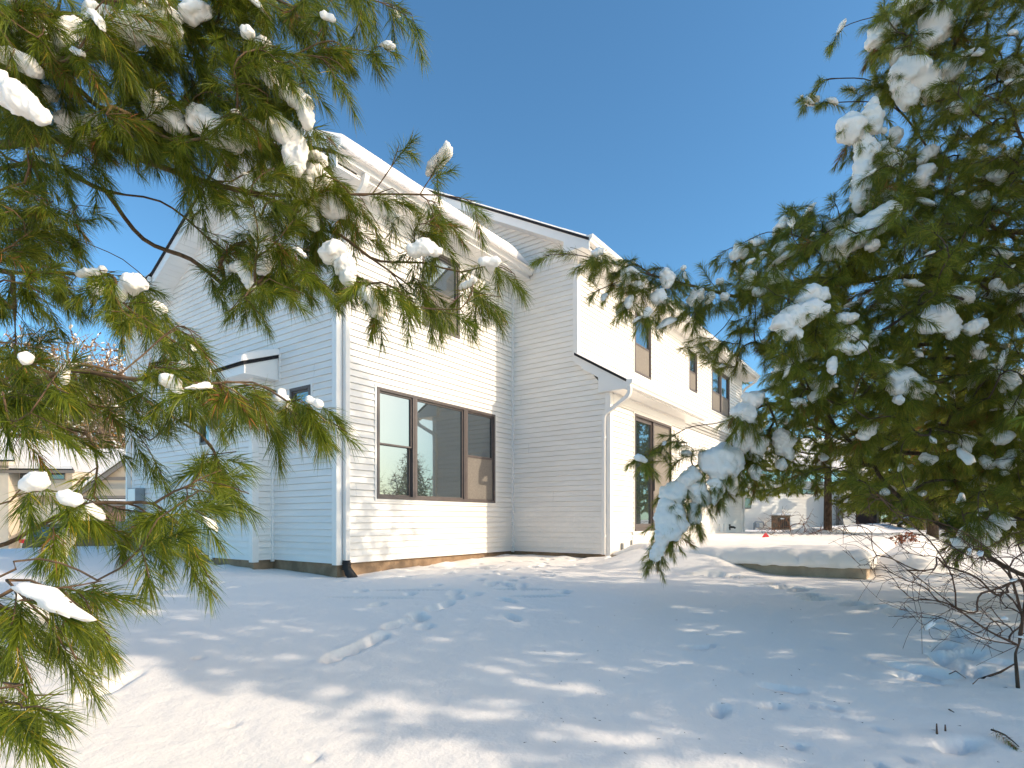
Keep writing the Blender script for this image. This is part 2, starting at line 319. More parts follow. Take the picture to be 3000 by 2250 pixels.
# patio slab and the thick snow on it
t = empty('concrete_patio', (3.74, -6.43, 0), 'raised concrete patio slab whose grey edge shows under thick snow', 'patio')
mb = MB(); mb.add([(3.74,-6.43,-.3),(15.5,-6.43,-.3),(15.5,-2.26,-.3),(4.44,-2.26,-.3),(4.44,-3.0,-.3),(3.74,-3.0,-.3),(3.74,-6.43,0),(15.5,-6.43,0),(15.5,-2.26,0),(4.44,-2.26,0),(4.44,-3.0,0),(3.74,-3.0,0)],[(5,4,3,2,1,0),(6,7,8,9,10,11),(0,1,7,6),(1,2,8,7),(2,3,9,8),(3,4,10,9),(4,5,11,10),(5,0,6,11)])
bevel(mb.build('slab', M_slab, t), 0.012)
def patio_snow():
    xs = np.concatenate([np.arange(3.66, 5, .03), np.arange(5, 17.6, .09)]); ys = np.concatenate([np.arange(-6.5, -5.6, .03), np.arange(-5.6, -1.2, .06)])
    X, Y = np.meshgrid(xs, ys)
    e = np.minimum(X-3.67-.80*sst(-3.3, -2.75, Y), Y+6.50); e = np.minimum(e, 17.4-X)
    e = np.maximum(e, 0); rr = 0.20
    prof = np.sqrt(np.clip(1-(1-np.clip(e/rr, 0, 1))**2, 0, 1))
    th = 0.215+0.04*vnoise(X, Y, .9, 4)+0.022*vnoise(X, Y, 4, 3)+.008*vnoise(X, Y, 14, 2)
    wallfade = 1-.75*(1-sst(0, .55, np.abs(Y+2.25)))*(Y > -3.2)*(X < 8.6)
    Z = 0.002+th*prof*wallfade+.05*np.exp(-((e-.16)/.10)**2)*vnoise(X, Y, 6, 9)*wallfade-.035*np.exp(-(e/.03)**2)*np.clip(vnoise(X, Y, 8, 12)+.2, 0, 1)
    # ragged lower lip
    X2 = X-.05*np.exp(-(e/.10)**2)*(vnoise(X, Y, 7, 7)+.55*vnoise(X, Y, 21, 5)+.25)
    n1, n2 = len(xs), len(ys); idx = np.arange(n1*n2).reshape(n2, n1)
    q = np.stack([idx[:-1, :-1], idx[:-1, 1:], idx[1:, 1:], idx[1:, :-1]], -1).reshape(-1, 4)
    xm = X[:-1, :-1].ravel(); ym = Y[:-1, :-1].ravel(); q = q[~(((ym > -2.32) & (xm < 8.5)) | (ym > -1.62) | ((xm < 3.66+.80*sst(-3.3, -2.75, ym))))]
    V = np.stack([X2.ravel(), Y.ravel(), Z.ravel()], -1)
    o = npmesh('patio_snow', V, quads=q, mat=M_snow, smooth=True); m = o.modifiers.new('thick', 'SOLIDIFY'); m.thickness = 0.012; m.offset = -1
    tag(o, kind='structure', label='thick smooth snow blanket lying on the patio')
patio_snow()
# ------------------------------------------------------------------ the white house
H = empty('white_house', (0, 0, 0), 'two storey white house with horizontal vinyl siding and dark bronze windows, in snow', 'house')
CRS = 0.1016; LX = 4.455; YU = -1.55; YL = -2.25; XE = 16.56
FA = Matrix(((0, -1, 0, 0), (1, 0, 0, 0), (0, 0, 1, 0), (0, 0, 0, 1)))       # local (u,n,z): u=+Y, n=-X
def frameA(x=0.0): return Matrix(((0, -1, 0, x), (1, 0, 0, 0), (0, 0, 1, 0), (0, 0, 0, 1)))
def frameB(y=0.0): return Matrix(((1, 0, 0, 0), (0, -1, 0, y), (0, 0, 1, 0), (0, 0, 0, 1)))
LIP = 0.022
def siding(mb, M, z0, z1, ends, holes=()):
    k0 = math.floor(z0/CRS+1e-6); k = k0
    while k*CRS < z1-1e-6:
        c0 = k*CRS; cuts = {max(c0, z0), min(c0+CRS, z1)}
        for h in holes:
            for zz in (h[2], h[3]):
                if max(c0, z0) < zz < min(c0+CRS, z1): cuts.add(zz)
        cuts = sorted(cuts)
        for a, b in zip(cuts[:-1], cuts[1:]):
            fa = LIP*(1-(a-c0)/CRS)+.001; fb = LIP*(1-(b-c0)/CRS)+.001; m = (a+b)/2; g_ = .003 if a == c0 else 0.0
            ea = ends(a); eb = ends(b)
            if eb[1] <= eb[0] or ea[1] <= ea[0]: continue
            segs = [(0.0, 1.0)]; wa = ea[1]-ea[0]; wb = eb[1]-eb[0]
            hs = sorted([h for h in holes if h[2] < m < h[3]]); bounds = [('e', 0)]
            for h in hs: bounds += [('h', h[0]), ('h', h[1])]
            bounds.append(('e', 1))
            for i in range(0, len(bounds), 2):
                l, r = bounds[i], bounds[i+1]
                la = ea[0] if l[0] == 'e' else l[1]; lb = eb[0] if l[0] == 'e' else l[1]
                ra = ea[1] if r[0] == 'e' else r[1]; rb = eb[1] if r[0] == 'e' else r[1]
                if ra-la < .005: continue
                # rounded nose at the bottom of every course, so the lip catches light and shade
                P = [(la, -.022, a+g_), (ra, -.022, a+g_), (ra, fa, a+g_), (la, fa, a+g_), (rb, fb, b), (lb, fb, b)]
                vs = [tuple(M @ Vector(p)) for p in P]
                mb.add(vs, [(3, 2, 4, 5)] + ([(0, 1, 2, 3)] if abs(a-max(c0, z0)) < 1e-6 or abs(a-c0) < 1e-6 else []))
        k += 1
def window(M, u0, u1, z0, z1, cols, hung, name='window', label=None, trim=0.035, fw=0.05, screens=(), rail=None):
    """cols: list of column boundaries; hung[i] True = double hung; screens[i] lower sash has insect screen"""
    mb = MB(); T = trim
    for b in ((u0-T, u1+T, 0.0, .030, z1, z1+T), (u0-T, u1+T, 0.0, .030, z0-T, z0), (u0-T, u0, 0.0, .0295, z0, z1), (u1, u1+T, 0.0, .0295, z0, z1)):
        mb.box(*b, M=M)
    wo = mb.build(name, M_trim, H)
    if label: wo['label'] = label
    fr = MB(); e = .042
    for b in ((u0, u1, -.06, e, z1-fw, z1), (u0, u1, -.06, e, z0, z0+fw), (u0, u0+fw, -.06, e-.001, z0+fw, z1-fw), (u1-fw, u1, -.06, e-.001, z0+fw, z1-fw)): fr.box(*b, M=M)
    fr.box(u0+.012, u1-.012, e, e+.006, z1-.030, z1-.022, M=M)
    for c in cols[1:-1]:
        fr.box(c-.052, c+.052, -.06, e-.004, z0+fw, z1-fw, M=M); fr.box(c-.012, c+.012, e-.004, e+.004, z0+fw, z1-fw, M=M)
    f = bevel(fr.build('frame', M_frame, wo), .004)
    zm = rail if rail else (z0+z1)/2
    for i in range(len(cols)-1):
        a = cols[i]+(fw if i == 0 else .052); b = cols[i+1]-(fw if i == len(cols)-2 else .052); lo = z0+fw; hi = z1-fw
        s = .028; sb = MB()
        def ring(x0, x1, y0, y1, n0, n1):
            sb.box(x0, x1, n0, n1, y1-s, y1, M=M); sb.box(x0, x1, n0, n1, y0, y0+s, M=M); sb.box(x0, x0+s, n0, n1-.001, y0+s, y1-s, M=M); sb.box(x1-s, x1, n0, n1-.001, y0+s, y1-s, M=M)
        pn = MB()
        if hung[i]:
            ring(a, b, zm-.016, hi, -.035, .012); ring(a+.003, b-.003, lo, zm+.016, -.056, -.020)
            pn.box(a+s-.002, b-s+.002, -.022, -.014, zm-.016+s-.002, hi-s+.002, M=M); pn.box(a+s, b-s, -.045, -.038, lo+s-.002, zm+.016-s+.002, M=M)
        else:
            ring(a, b, lo, hi, -.035, .012); pn.box(a+s-.002, b-s+.002, -.020, -.012, lo+s-.002, hi-s+.002, M=M)
        bevel(sb.build('sash', M_frame, f), .003)
        pn.build('pane', M_glass, wo)
        if screens and screens[i]:
            sc = MB(); sc.box(a+.004, b-.004, .0, .006, lo+.001, zm-.02, M=M); so_ = sc.build('insect_screen', M_screen, wo)
            sf = MB()
            for bb in ((a, b, -.002, .014, lo, lo+.014), (a, b, -.002, .014, zm-.032, zm-.018), (a, a+.014, -.002, .013, lo+.014, zm-.032), (b-.014, b, -.002, .013, lo+.014, zm-.032)): sf.box(*bb, M=M)
            sf.build('screen_frame', M_frame, wo)
    return wo
# ---- walls
def wall(name, M, z0, z1, ends, holes=()):
    mb = MB(); siding(mb, M, z0, z1, ends, holes); o = mb.build(name, M_side, H); return o
WR = lambda y: 5.985+.5*y           # wing roof top, south slope
WL = lambda y: 8.055-.5*y
MR = lambda y: 6.98+.55*y           # main roof top, south slope
RY, RZ = 2.07, 7.02
def endsA(z):
    a = 0.0 if z < 5.78 else (z-5.80)/.5
    b = 7.10 if z < 4.92 else (7.10-(z-4.92)/.42*1.9 if z < 5.30 else (7.87-z)/.5)
    return a, min(b, 7.1)
wA = (0.60, 1.14, 2.15, 2.74); wA2 = (3.50, 4.06, 2.06, 2.61)
wall('gable_wall', frameA(0), 0, 6.9, endsA, [wA, wA2, (1.664, 3.0, 0, 3.0)])
wB = (.745, 3.81, .990, 2.768); wB2 = (1.755, 2.728, 4.02, 5.417)
wall('window_wall', frameB(0), 0, 5.62, lambda z: (0, LX), [wB, wB2])
def endsC(z):
    if z < 3.02: a = YL
    elif z < 3.86: a = YL+(z-3.02)/.84*.70
    elif z < 6.0: a = YU
    else: a = (z-6.83)/.55
    return a, (0.0 if z < 5.62 else (2.1 if z < 7.05 else 2.2))
wall('return_wall', frameA(LX), 0, 8.0, endsC)
D1 = (7.10, 8.07, 4.08, 5.50); D2 = (10.85, 11.52, 4.36, 5.50); D3 = (12.95, 14.90, 4.11, 5.50)
wall('upper_wall', frameB(YU), 3.25, 5.75, lambda z: (LX, XE), [D1, D2, D3])
DD = (5.53, 7.565, .42, 2.818)
wall('lower_wall', frameB(YL), .24, 3.06, lambda z: (LX, 8.48), [DD])
wall('far_wall', frameB(YU), 0.0, 3.6, lambda z: (8.4, XE))
mb = MB()    # plain skin under the door and behind the siding
mb.box(LX, 8.48, YL, YL+.02, -.02, .24); mb.box(5.45, 7.65, YL-.022, YL, .02, .40); mb.box(5.42, 7.70, YL-.05, YL, .36, .418)
mb.build('base_panel', M_trim, H)
mb = MB()
for (x0, x1, y0, y1, z1) in ((.06, LX+.1, .06, 7.04, 5.5), (LX+.06, XE-.06, YU+.06, 6.0, 5.6), (LX+.06, 8.42, YL+.06, YU+.1, 2.9)): mb.box(x0, x1, y0, y1, -.1, z1)
mb.build('sheathing', M_trim, H)
mb = MB()
mb.box(.03, LX+.5, .03, 7.07, -.9, -.004); mb.box(LX+.03, 8.45, YL+.03, 0.5, -.9, -.004); mb.box(8.4, XE-.03, YU+.03, 6.0, -.9, -.004); mb.box(-.32, .1, 1.694, 2.97, -.9, -.004)
mb.build('foundation', M_conc, H)
def joints(M, n, u0, u1, z0, z1, avoid=()):
    for k in range(n):
        u = rng.uniform(u0, u1); z = (int(rng.uniform(z0, z1)/CRS/2)*2)*CRS
        if any(a-.1 < u < b+.1 and c-.25 < z < d+.1 for a, b, c, d in avoid): continue
        mb = MB(); mb.add([tuple(M @ Vector(p)) for p in ((u, LIP+.0012, z+.003), (u+.003, LIP+.0012, z+.003), (u+.003, .004, z+CRS-.004), (u, .004, z+CRS-.004), (u, LIP+.0012, z+CRS+.003), (u+.003, LIP+.0012, z+CRS+.003), (u+.003, .004, z+2*CRS-.004), (u, .004, z+2*CRS-.004))], [(0, 1, 2, 3), (4, 5, 6, 7)]); mb.build('panel_joint', M_gray, H)
joints(frameA(0), 16, .3, 6.8, .3, 5.6, [wA, wA2, (1.5, 3.2, 0, 3.3)]); joints(frameB(0), 4, .3, 4.2, .1, 5.2, [wB, wB2]); joints(frameB(YU), 7, 5, 16, 3.7, 5.5, [D1, D2, D3]); joints(frameA(LX), 3, -1.4, -.2, .4, 5, [])
# ---- outside corner posts, inside corner, J channels
def post(x, y, z0, z1, sx, sy, wd=.085, name='corner_trim'):
    """outside corner at x,y ; sx,sy = direction into each wall"""
    t = .024; mb = MB()
    X0, X1 = sorted((x-sx*t, x+sx*wd)); Y0, Y1 = sorted((y-sy*t, y-sy*.001)); mb.box(X0, X1, Y0, Y1, z0, z1)
    X0, X1 = sorted((x-sx*t, x-sx*.001)); Y0, Y1 = sorted((y-sy*.001, y+sy*wd)); mb.box(X0, X1, Y0, Y1, z0, z1)
    return bevel(mb.build(name, M_trim, H), .004)
post(0, 0, -.02, 5.75, 1, 1); post(LX, YU, 3.75, 5.8, 1, 1); post(LX, YL, -.03, 3.05, 1, 1); post(0, 7.1, -.02, 4.95, 1, -1)
post(XE, YU, -.02, 5.75, -1, 1); post(8.48, YL, .2, 3.05, -1, 1)
mb = MB(); mb.box(LX-.045, LX, -.045, 0, -.02, 5.62); mb.build('inside_corner_trim', M_trim, H)
# ---- soffits made of V-groove panels
def soffit(x0, x1, y0, y1, z, along='x', st=.135):
    mb = MB(); 
    if along == 'x':
        n = int((x1-x0)/st); 
        for i in range(n+1):
            a = x0+i*st; b = min(a+st-.007, x1)
            if b > a: mb.box(a, b, y0, y1, z, z+.02)
    else:
        n = int((y1-y0)/st)
        for i in range(n+1):
            a = y0+i*st; b = min(a+st-.007, y1)
            if b > a: mb.box(x0, x1, a, b, z, z+.02)
    mb.box(x0, x1, y0, y1, z+.018, z+.03)
    return mb.build('soffit', M_alum, H)
soffit(-.38, LX-.02, -.46, 0.0, 5.60); soffit(4.08, XE+.4, -1.98, YU, 5.73); soffit(4.37, 8.8, -2.64, YL, 3.06)
def frieze(M, u0, u1, z0, z1):
    mb = MB(); mb.box(u0, u1, 0, .024, z0, z1-.03, M=M); mb.box(u0, u1, 0, .045, z1-.03, z1, M=M); mb.build('frieze_board', M_trim, H)
frieze(frameB(0), .1, LX-.05, 5.44, 5.598); frieze(frameB(YU), LX+.1, XE-.1, 5.56, 5.728); frieze(frameB(YL), LX+.1, 8.4, 2.90, 3.058)
# ---- gutters
KP = [(0, 0), (.075, 0), (.080, .030), (.090, .045), (.112, .062), (.118, .112), (.124, .112), (.124, .126), (0, .126)]
def gutter(x0, x1, y, z, open_=False):
    mb = MB(); mb.extrude(KP, (x0, y, z), (0, -1, 0), (0, 0, 1), (1, 0, 0), x1-x0); o = mb.build('gutter', M_alum, H)
    f = MB(); f.box(x0+.01, x1, y, y+.022, z-.03, z+.14); f.build('fascia', M_alum, H); return o
gutter(-.41, 4.40, -.462, 5.665); gutter(4.05, XE+.42, -1.982, 5.79); gutter(4.33, 8.82, -2.642, 3.085)
# ---- roofs
def roof(xa, xb, pts, name, th=.05, cap=True):
    """pts: list (y, ztop) of the roof's upper line, extruded along x"""
    mb = MB(); lo = [(y, z-th) for y, z in pts[::-1]]
    prof = list(pts)+lo; mb.extrude(prof, (xa, 0, 0), (0, 1, 0), (0, 0, 1), (1, 0, 0), xb-xa)
    return mb.build(name, M_shing, H)
wp = [(-.52, WR(-.52)), (RY, RZ), (5.60, WL(5.60))]
roof(-.42, 4.44, wp, 'wing_roof')
mp = [(-2.03, MR(-2.03)), (2.2, MR(2.2)), (6.4, MR(2.2)-2.31)]
roof(4.03, XE+.42, mp, 'main_roof')
lp = [(-2.68, 3.20), (YU, 3.20+.61*1.13)]
roof(4.335, 8.83, lp, 'porch_roof')
gp = [(5.18, 5.47), (7.45, 5.16)]
roof(-.42, 3.0, gp, 'side_roof')
def rake(x, pts, h=.17, t=.02, slope_soffit_to=None, name='rake_board'):
    mb = MB()
    for (a, za), (b, zb) in zip(pts[:-1], pts[1:]):
        mb.add([(x, a, za), (x, b, zb), (x, b, zb-h), (x, a, za-h), (x+t, a, za), (x+t, b, zb), (x+t, b, zb-h), (x+t, a, za-h)], [(0,1,2,3),(4,5,6,7),(0,1,5,4),(3,2,6,7),(0,3,7,4),(1,2,6,5)])
    mb.build(name, M_alum, H)
    if slope_soffit_to is not None:
        mb = MB()
        for (a, za), (b, zb) in zip(pts[:-1], pts[1:]):
            n = max(1, int(abs(b-a)/.12))
            for i in range(n):
                f0 = i/n; f1 = (i+1)/n-.06/n; y0 = a+(b-a)*f0; y1 = a+(b-a)*f1; z0 = za+(zb-za)*f0-h+.012; z1 = za+(zb-za)*f1-h+.012
                mb.add([(x+t, y0, z0), (x+t, y1, z1), (slope_soffit_to, y1, z1), (slope_soffit_to, y0, z0), (x+t, y0, z0+.02), (x+t, y1, z1+.02), (slope_soffit_to, y1, z1+.02), (slope_soffit_to, y0, z0+.02)], [(0,1,2,3),(4,5,6,7),(0,1,5,4),(3,2,6,7),(0,3,7,4),(1,2,6,5)])
            mb.add([(x+t, a, za-h+.03), (x+t, b, zb-h+.03), (slope_soffit_to, b, zb-h+.03), (slope_soffit_to, a, za-h+.03)], [(0,1,2,3)])
        mb.build('rake_soffit', M_alum, H)
sh = lambda pts, d=.05: [(y, z-d) for y, z in pts]
rake(-.40, sh(wp), slope_soffit_to=0.0); rake(4.055, sh(mp[:2]), slope_soffit_to=LX); rake(4.355, sh(lp), .15, slope_soffit_to=LX); rake(-.40, sh(gp), .17, slope_soffit_to=0.0)
def boxend(x0, x1, prof, nm='eave_box'):
    mb = MB(); mb.extrude(prof, (x0, 0, 0), (0, 1, 0), (0, 0, 1), (1, 0, 0), x1-x0); mb.build(nm, M_alum, H)
boxend(4.052, LX-.001, [(-1.98, 5.725), (-1.48, 5.725), (-1.48, MR(-1.48)-.052), (-1.98, MR(-1.98)-.052)])
boxend(4.352, LX-.001, [(-2.63, 3.055), (-2.06, 3.055), (-2.06, 3.34), (-1.70, 3.56), (-1.70, 3.20+.61*.98-.052), (-2.63, 3.15)])
boxend(-.403, -.001, [(-.46, 5.595), (-.02, 5.595), (-.02, WR(-.02)-.052), (-.46, WR(-.46)-.052)])
boxend(-.46, -.001, [(5.20, 5.05), (5.62, 5.02), (5.62, WL(5.6)-.055), (5.20, 5.40)])
boxend(-.40, 1.2, [(7.1, 4.87), (7.45, 4.87), (7.45, 5.1), (7.1, 5.1)])
mb = MB(); mb.extrude(KP, (-.41, 7.45, 4.98), (0, 1, 0), (0, 0, 1), (1, 0, 0), 3.0); mb.build('gutter', M_alum, H)
# ---- chimney-like bump on the gable wall
P_ = .35
def wall2(name, M, z0, z1, ends, holes=()):
    mb = MB(); siding(mb, M, z0, z1, ends, holes); return mb.build(name, M_side, H)
wc = (2.42, 2.92, 2.22, 2.56)
wall2('bump_wall', frameA(-P_), 0, 2.98, lambda z: (1.664, 3.0), [wc]); wall2('bump_wall', frameB(1.664), 0, 3.0, lambda z: (-P_, 0))
mb = MB(); mb.box(-P_+.05, .05, 1.72, 2.95, 0, 2.95); mb.build('sheathing', M_trim, H)
post(-P_, 1.664, -.03, 2.98, 1, 1); 
mb = MB(); mb.box(-P_-.024, -P_+.06, 3.0, 3.024, -.03, 2.98); mb.box(-P_-.024, -P_-.001, 2.93, 3.0, -.03, 2.98); mb.build('corner_trim', M_trim, H)
mb = MB(); mb.box(-.045, 0, 1.62, 1.664, -.03, 3.0); mb.build('inside_corner_trim', M_trim, H)
def slabx(name, m, y0, y1, x0, z0, x1, z1, th, lift=0):
    mb = MB(); mb.extrude([(x0, z0+lift), (x1, z1+lift), (x1, z1+lift+th), (x0, z0+lift+th)], (0, y0, 0), (1, 0, 0), (0, 0, 1), (0, 1, 0), y1-y0); return mb.build(name, m, H)
slabx('bump_roof', M_shing, 1.46, 3.25, -.62, 3.06, -.002, 3.30, .05)
slabx('eave_box', M_alum, 1.48, 3.23, -.60, 2.93, -.002, 2.93, .125)
mb = MB(); mb.extrude([(-.599, 3.056), (-.002, 3.056), (-.002, 3.296), (-.599, 3.064)], (0, 1.482, 0), (1, 0, 0), (0, 0, 1), (0, 1, 0), 1.746); mb.build('eave_box', M_alum, H)
mb = MB(); mb.box(-.03, -.002, 1.43, 1.455, 2.90, 3.36); mb.build('flashing', M_alum, H)
# ---- windows and the sliding door
window(frameA(0), wA[0], wA[1], wA[2], wA[3], [wA[0], wA[1]], [False], trim=.03, label='small square fixed window in the gable wall')
window(frameA(0), wA2[0], wA2[1], wA2[2], wA2[3], [wA2[0], wA2[1]], [False], trim=.03)
window(frameA(-P_), wc[0], wc[1], wc[2], wc[3], [wc[0], wc[1]], [False], trim=.03)
window(frameB(0), *wB, [.745, 1.576, 2.903, 3.81], [True, False, True], screens=[False, False, True], name='triple_window', label='wide triple window with dark frames and reflecting glass')
window(frameB(0), *wB2, [wB2[0], wB2[1]], [True], screens=[True])
window(frameB(YU), *D1, [D1[0], D1[1]], [True], screens=[True]); window(frameB(YU), *D2, [D2[0], D2[1]], [True], screens=[True]); window(frameB(YU), *D3, [D3[0], 13.92, D3[1]], [True, True], screens=[True, True], rail=4.74)
def door():
    M = frameB(YL); u0, u1, z0, z1 = DD; mb = MB(); T = .03
    for b in ((u0-T, u1+T, 0, .028, z1, z1+T), (u0-T, u0, 0, .027, z0, z1), (u1, u1+T, 0, .027, z0, z1)): mb.box(*b, M=M)
    d = mb.build('sliding_door', M_trim, H); d['label'] = 'tall dark framed sliding glass patio door with a screen'
    fr = MB()
    for b in ((u0, u1, -.07, .04, z1-.05, z1), (u0, u1, -.07, .05, z0, z0+.05), (u0, u0+.04, -.07, .039, z0+.05, z1-.05), (u1-.04, u1, -.07, .039, z0+.05, z1-.05), (6.50, 6.56, -.07, .03, z0+.05, z1-.05)): fr.box(*b, M=M)
    f = bevel(fr.build('frame', M_frame, d), .004)
    p = MB(); a, b = u0+.04, 6.50
    s = .07
    for q in ((a, b, -.05, -.01, z1-.05-s, z1-.05), (a, b, -.05, -.01, z0+.05, z0+.05+s+.03), (a, a+s*.6, -.05, -.011, z0+.1+s*.3, z1-.05-s), (b-s*.6, b, -.05, -.011, z0+.1+s*.3, z1-.05-s)): p.box(*q, M=M)
    p.build('sash', M_frame, f)
    g_ = MB(); g_.box(a, b, -.035, -.028, z0+.05, z1-.05, M=M); g_.box(6.56, u1-.04, -.05, -.045, z0+.05, z1-.05, M=M); g_.build('pane', M_glass, d)
    sc = MB(); sc.box(6.57, u1-.05, -.004, .003, z0+.06, z1-.06, M=M); sc.build('insect_screen', M_screen, d)
    sf = MB()
    for q in ((6.56, 6.60, -.01, .012, z0+.05, z1-.05), (u1-.075, u1-.04, -.01, .012, z0+.05, z1-.05), (6.6, u1-.075, -.01, .011, z0+.05, z0+.10), (6.6, u1-.075, -.01, .011, z1-.09, z1-.05)): sf.box(*q, M=M)
    sf.build('screen_frame', M_frame, d)
    hd = MB(); hd.box(6.505, 6.53, .03, .055, 1.28, 1.55, M=M); bevel(hd.build('handle', M_black, d), .005)
door()
# ---- downspouts
def rib(wd=.082, dp=.062):
    pts = []; n = 5
    for i in range(n):
        a0 = -wd/2+wd*i/n; a1 = -wd/2+wd*(i+1)/n
        pts += [(a0+.002, -dp/2), (a1-.004, -dp/2), (a1-.002, -dp/2+.005)]
    pts += [(wd/2, -dp/2), (wd/2, dp/2)]
    for i in range(n):
        a0 = wd/2-wd*i/n; a1 = wd/2-wd*(i+1)/n
        pts += [(a0-.002, dp/2), (a1+.004, dp/2), (a1+.002, dp/2-.005)]
    pts += [(-wd/2, dp/2), (-wd/2, -dp/2)]
    return pts
def arc(path, r=.09, n=5):
    P = [Vector(p) for p in path]; out = [P[0]]
    for i in range(1, len(P)-1):
        a = (P[i-1]-P[i]).normalized(); b = (P[i+1]-P[i]).normalized(); s = P[i]+a*r; e = P[i]+b*r
        for k in range(n+1):
            t = k/n; out.append((s*(1-t)**2+P[i]*2*t*(1-t)+e*t*t))
    out.append(P[-1]); return out
def downspout(path, side, straps=(), label=None, boot=None):
    mb = MB(); mb.sweep(rib(), arc(path), side); o = mb.build('downspout', M_alum, H)
    if label: o['label'] = label
    x, y = path[-1][0], path[-1][1]
    for z in straps:
        b = MB(); b.box(x-.045, x+.045, y-.038, y+.038, z-.022, z+.022) if abs(side[0]) > .5 else b.box(x-.038, x+.038, y-.045, y+.045, z-.022, z+.022); b.build('strap', M_alum, o)
    # crimp rings on the elbows
    if boot:
        b = MB(); pth = [(x, y, boot+.02), (x, y, boot-.08), (x+.02, y-.03, boot-.16), (x+.06, y-.1, boot-.26)]; rr = [.06, .062, .07, .066]
        b.tube(pth, rr, 12)
        for zz in (boot-.02, boot-.05, boot-.08, boot-.11): b.tube([(x, y, zz+.008), (x, y, zz-.008)], .068, 12)
        b.build('drain_boot', M_black, o)
downspout([(.13, -.50, 5.66), (.13, -.50, 5.56), (.13, -.062, 5.18), (.13, -.062, .02)], (1, 0, 0), (2.05, .52, 4.2), boot=.03)
downspout([(4.36, -2.70, 3.08), (4.36, -2.70, 2.93), (4.405, -2.16, 2.63), (4.405, -2.16, .0)], (1, 0, .0), (2.2, .35), label='downspout with ribbed elbows running down beside the corner post', boot=None)
downspout([(-.06, 7.52, 4.98), (-.06, 7.52, 4.86), (-.06, 7.2, 4.62), (-.06, 7.2, -.02)], (1, 0, 0), (2.4,))
downspout([(16.72, -2.05, 5.79), (16.72, -2.05, 5.68), (16.62, -1.62, 5.4), (16.62, -1.62, .0)], (1, 0, 0), (.6,), boot=.1)
# ---- snow lying on the roofs (rounded slabs following each slope)
def roofsnow(xa, xb, ya, yb, zf, th, endfade=(0.1, 0.1), over=.05, name='roof_snow', wob=.02, seed=1, lipr=.14):
    nx_ = max(4, int((xb-xa)/.06)); ny_ = max(4, int(abs(yb-ya)/.03)); xs = np.linspace(xa, xb, nx_); tt = np.linspace(0, 1, ny_)
    X, T = np.meshgrid(xs, tt); Yv = ya-over+(yb-ya+over)*T; dist = (Yv-(ya-over))
    p = np.sqrt(np.clip(1-(1-np.clip(dist/lipr, 0, 1))**2, 0, 1)); pe = sst(0, 1, (X-xa)/max(endfade[0], 1e-3))*sst(0, 1, (xb-X)/max(endfade[1], 1e-3)); pe = np.sqrt(np.clip(pe, 0, 1))
    Zt = np.array([[zf(float(v)) for v in Yv[:, 0]]]).T+0*X+(th+wob*vnoise(X, Yv, 1.4, seed)+wob*.4*vnoise(X, Yv, 5, seed+1))*p*pe+.002
    Zb = np.array([[zf(float(v)) for v in Yv[:, 0]]]).T+0*X-.0+.001
    n = nx_*ny_; idx = np.arange(n).reshape(ny_, nx_)
    q1 = np.stack([idx[:-1, :-1], idx[:-1, 1:], idx[1:, 1:], idx[1:, :-1]], -1).reshape(-1, 4); q2 = q1[:, ::-1]+n
    V = np.concatenate([np.stack([X.ravel(), Yv.ravel(), Zt.ravel()], -1), np.stack([X.ravel(), Yv.ravel(), Zb.ravel()], -1)])
    side = []
    for e in (idx[0, :], idx[-1, :], idx[:, 0], idx[:, -1]): side.append(np.stack([e[:-1], e[1:], e[1:]+n, e[:-1]+n], -1))
    o = npmesh(name, V, quads=np.concatenate([q1, q2]+side), mat=M_snow, parent=H, smooth=True); return o
roofsnow(-.41, 4.38, -.56, RY, lambda y: WR(max(y, -.52)), .29, (.12, .8), .07, seed=3, lipr=.15)
roofsnow(4.04, XE+.4, -2.03, 2.2, lambda y: MR(max(y, -2.03)), .055, (.1, .1), .02, seed=5, wob=.012, lipr=.05)
roofsnow(4.36, 8.8, -2.66, YU, lambda y: 3.20+.61*(y+2.68), .05, (.2, .1), .0, seed=7, wob=.02, lipr=.05)
def wl(y): return WL(min(y, 5.6))
def flip(o):  # north slope snow
    return o
def roofsnow2(xa, xb, y0, y1, zf, th, seed):
    nx_ = int((xb-xa)/.08); ny_ = int((y1-y0)/.05); xs = np.linspace(xa, xb, nx_); ys = np.linspace(y0, y1, ny_); X, Yv = np.meshgrid(xs, ys)
    e = np.minimum(np.minimum(X-xa, y1-Yv), .12)/.12; p = np.sqrt(np.clip(1-(1-e)**2, 0, 1)); Zt = np.vectorize(zf)(Yv)+.001+(th+.02*vnoise(X, Yv, 1.5, seed))*p
    idx = np.arange(nx_*ny_).reshape(ny_, nx_); q1 = np.stack([idx[:-1, :-1], idx[:-1, 1:], idx[1:, 1:], idx[1:, :-1]], -1).reshape(-1, 4)
    npmesh('roof_snow', np.stack([X.ravel(), Yv.ravel(), Zt.ravel()], -1), quads=q1, mat=M_snow, parent=H, smooth=True)
roofsnow2(-.43, 4.0, RY, 5.62, WL, .12, 9); roofsnow2(-.43, 2.9, 5.2, 7.5, lambda y: 5.47-.1366*(y-5.18), .13, 11)
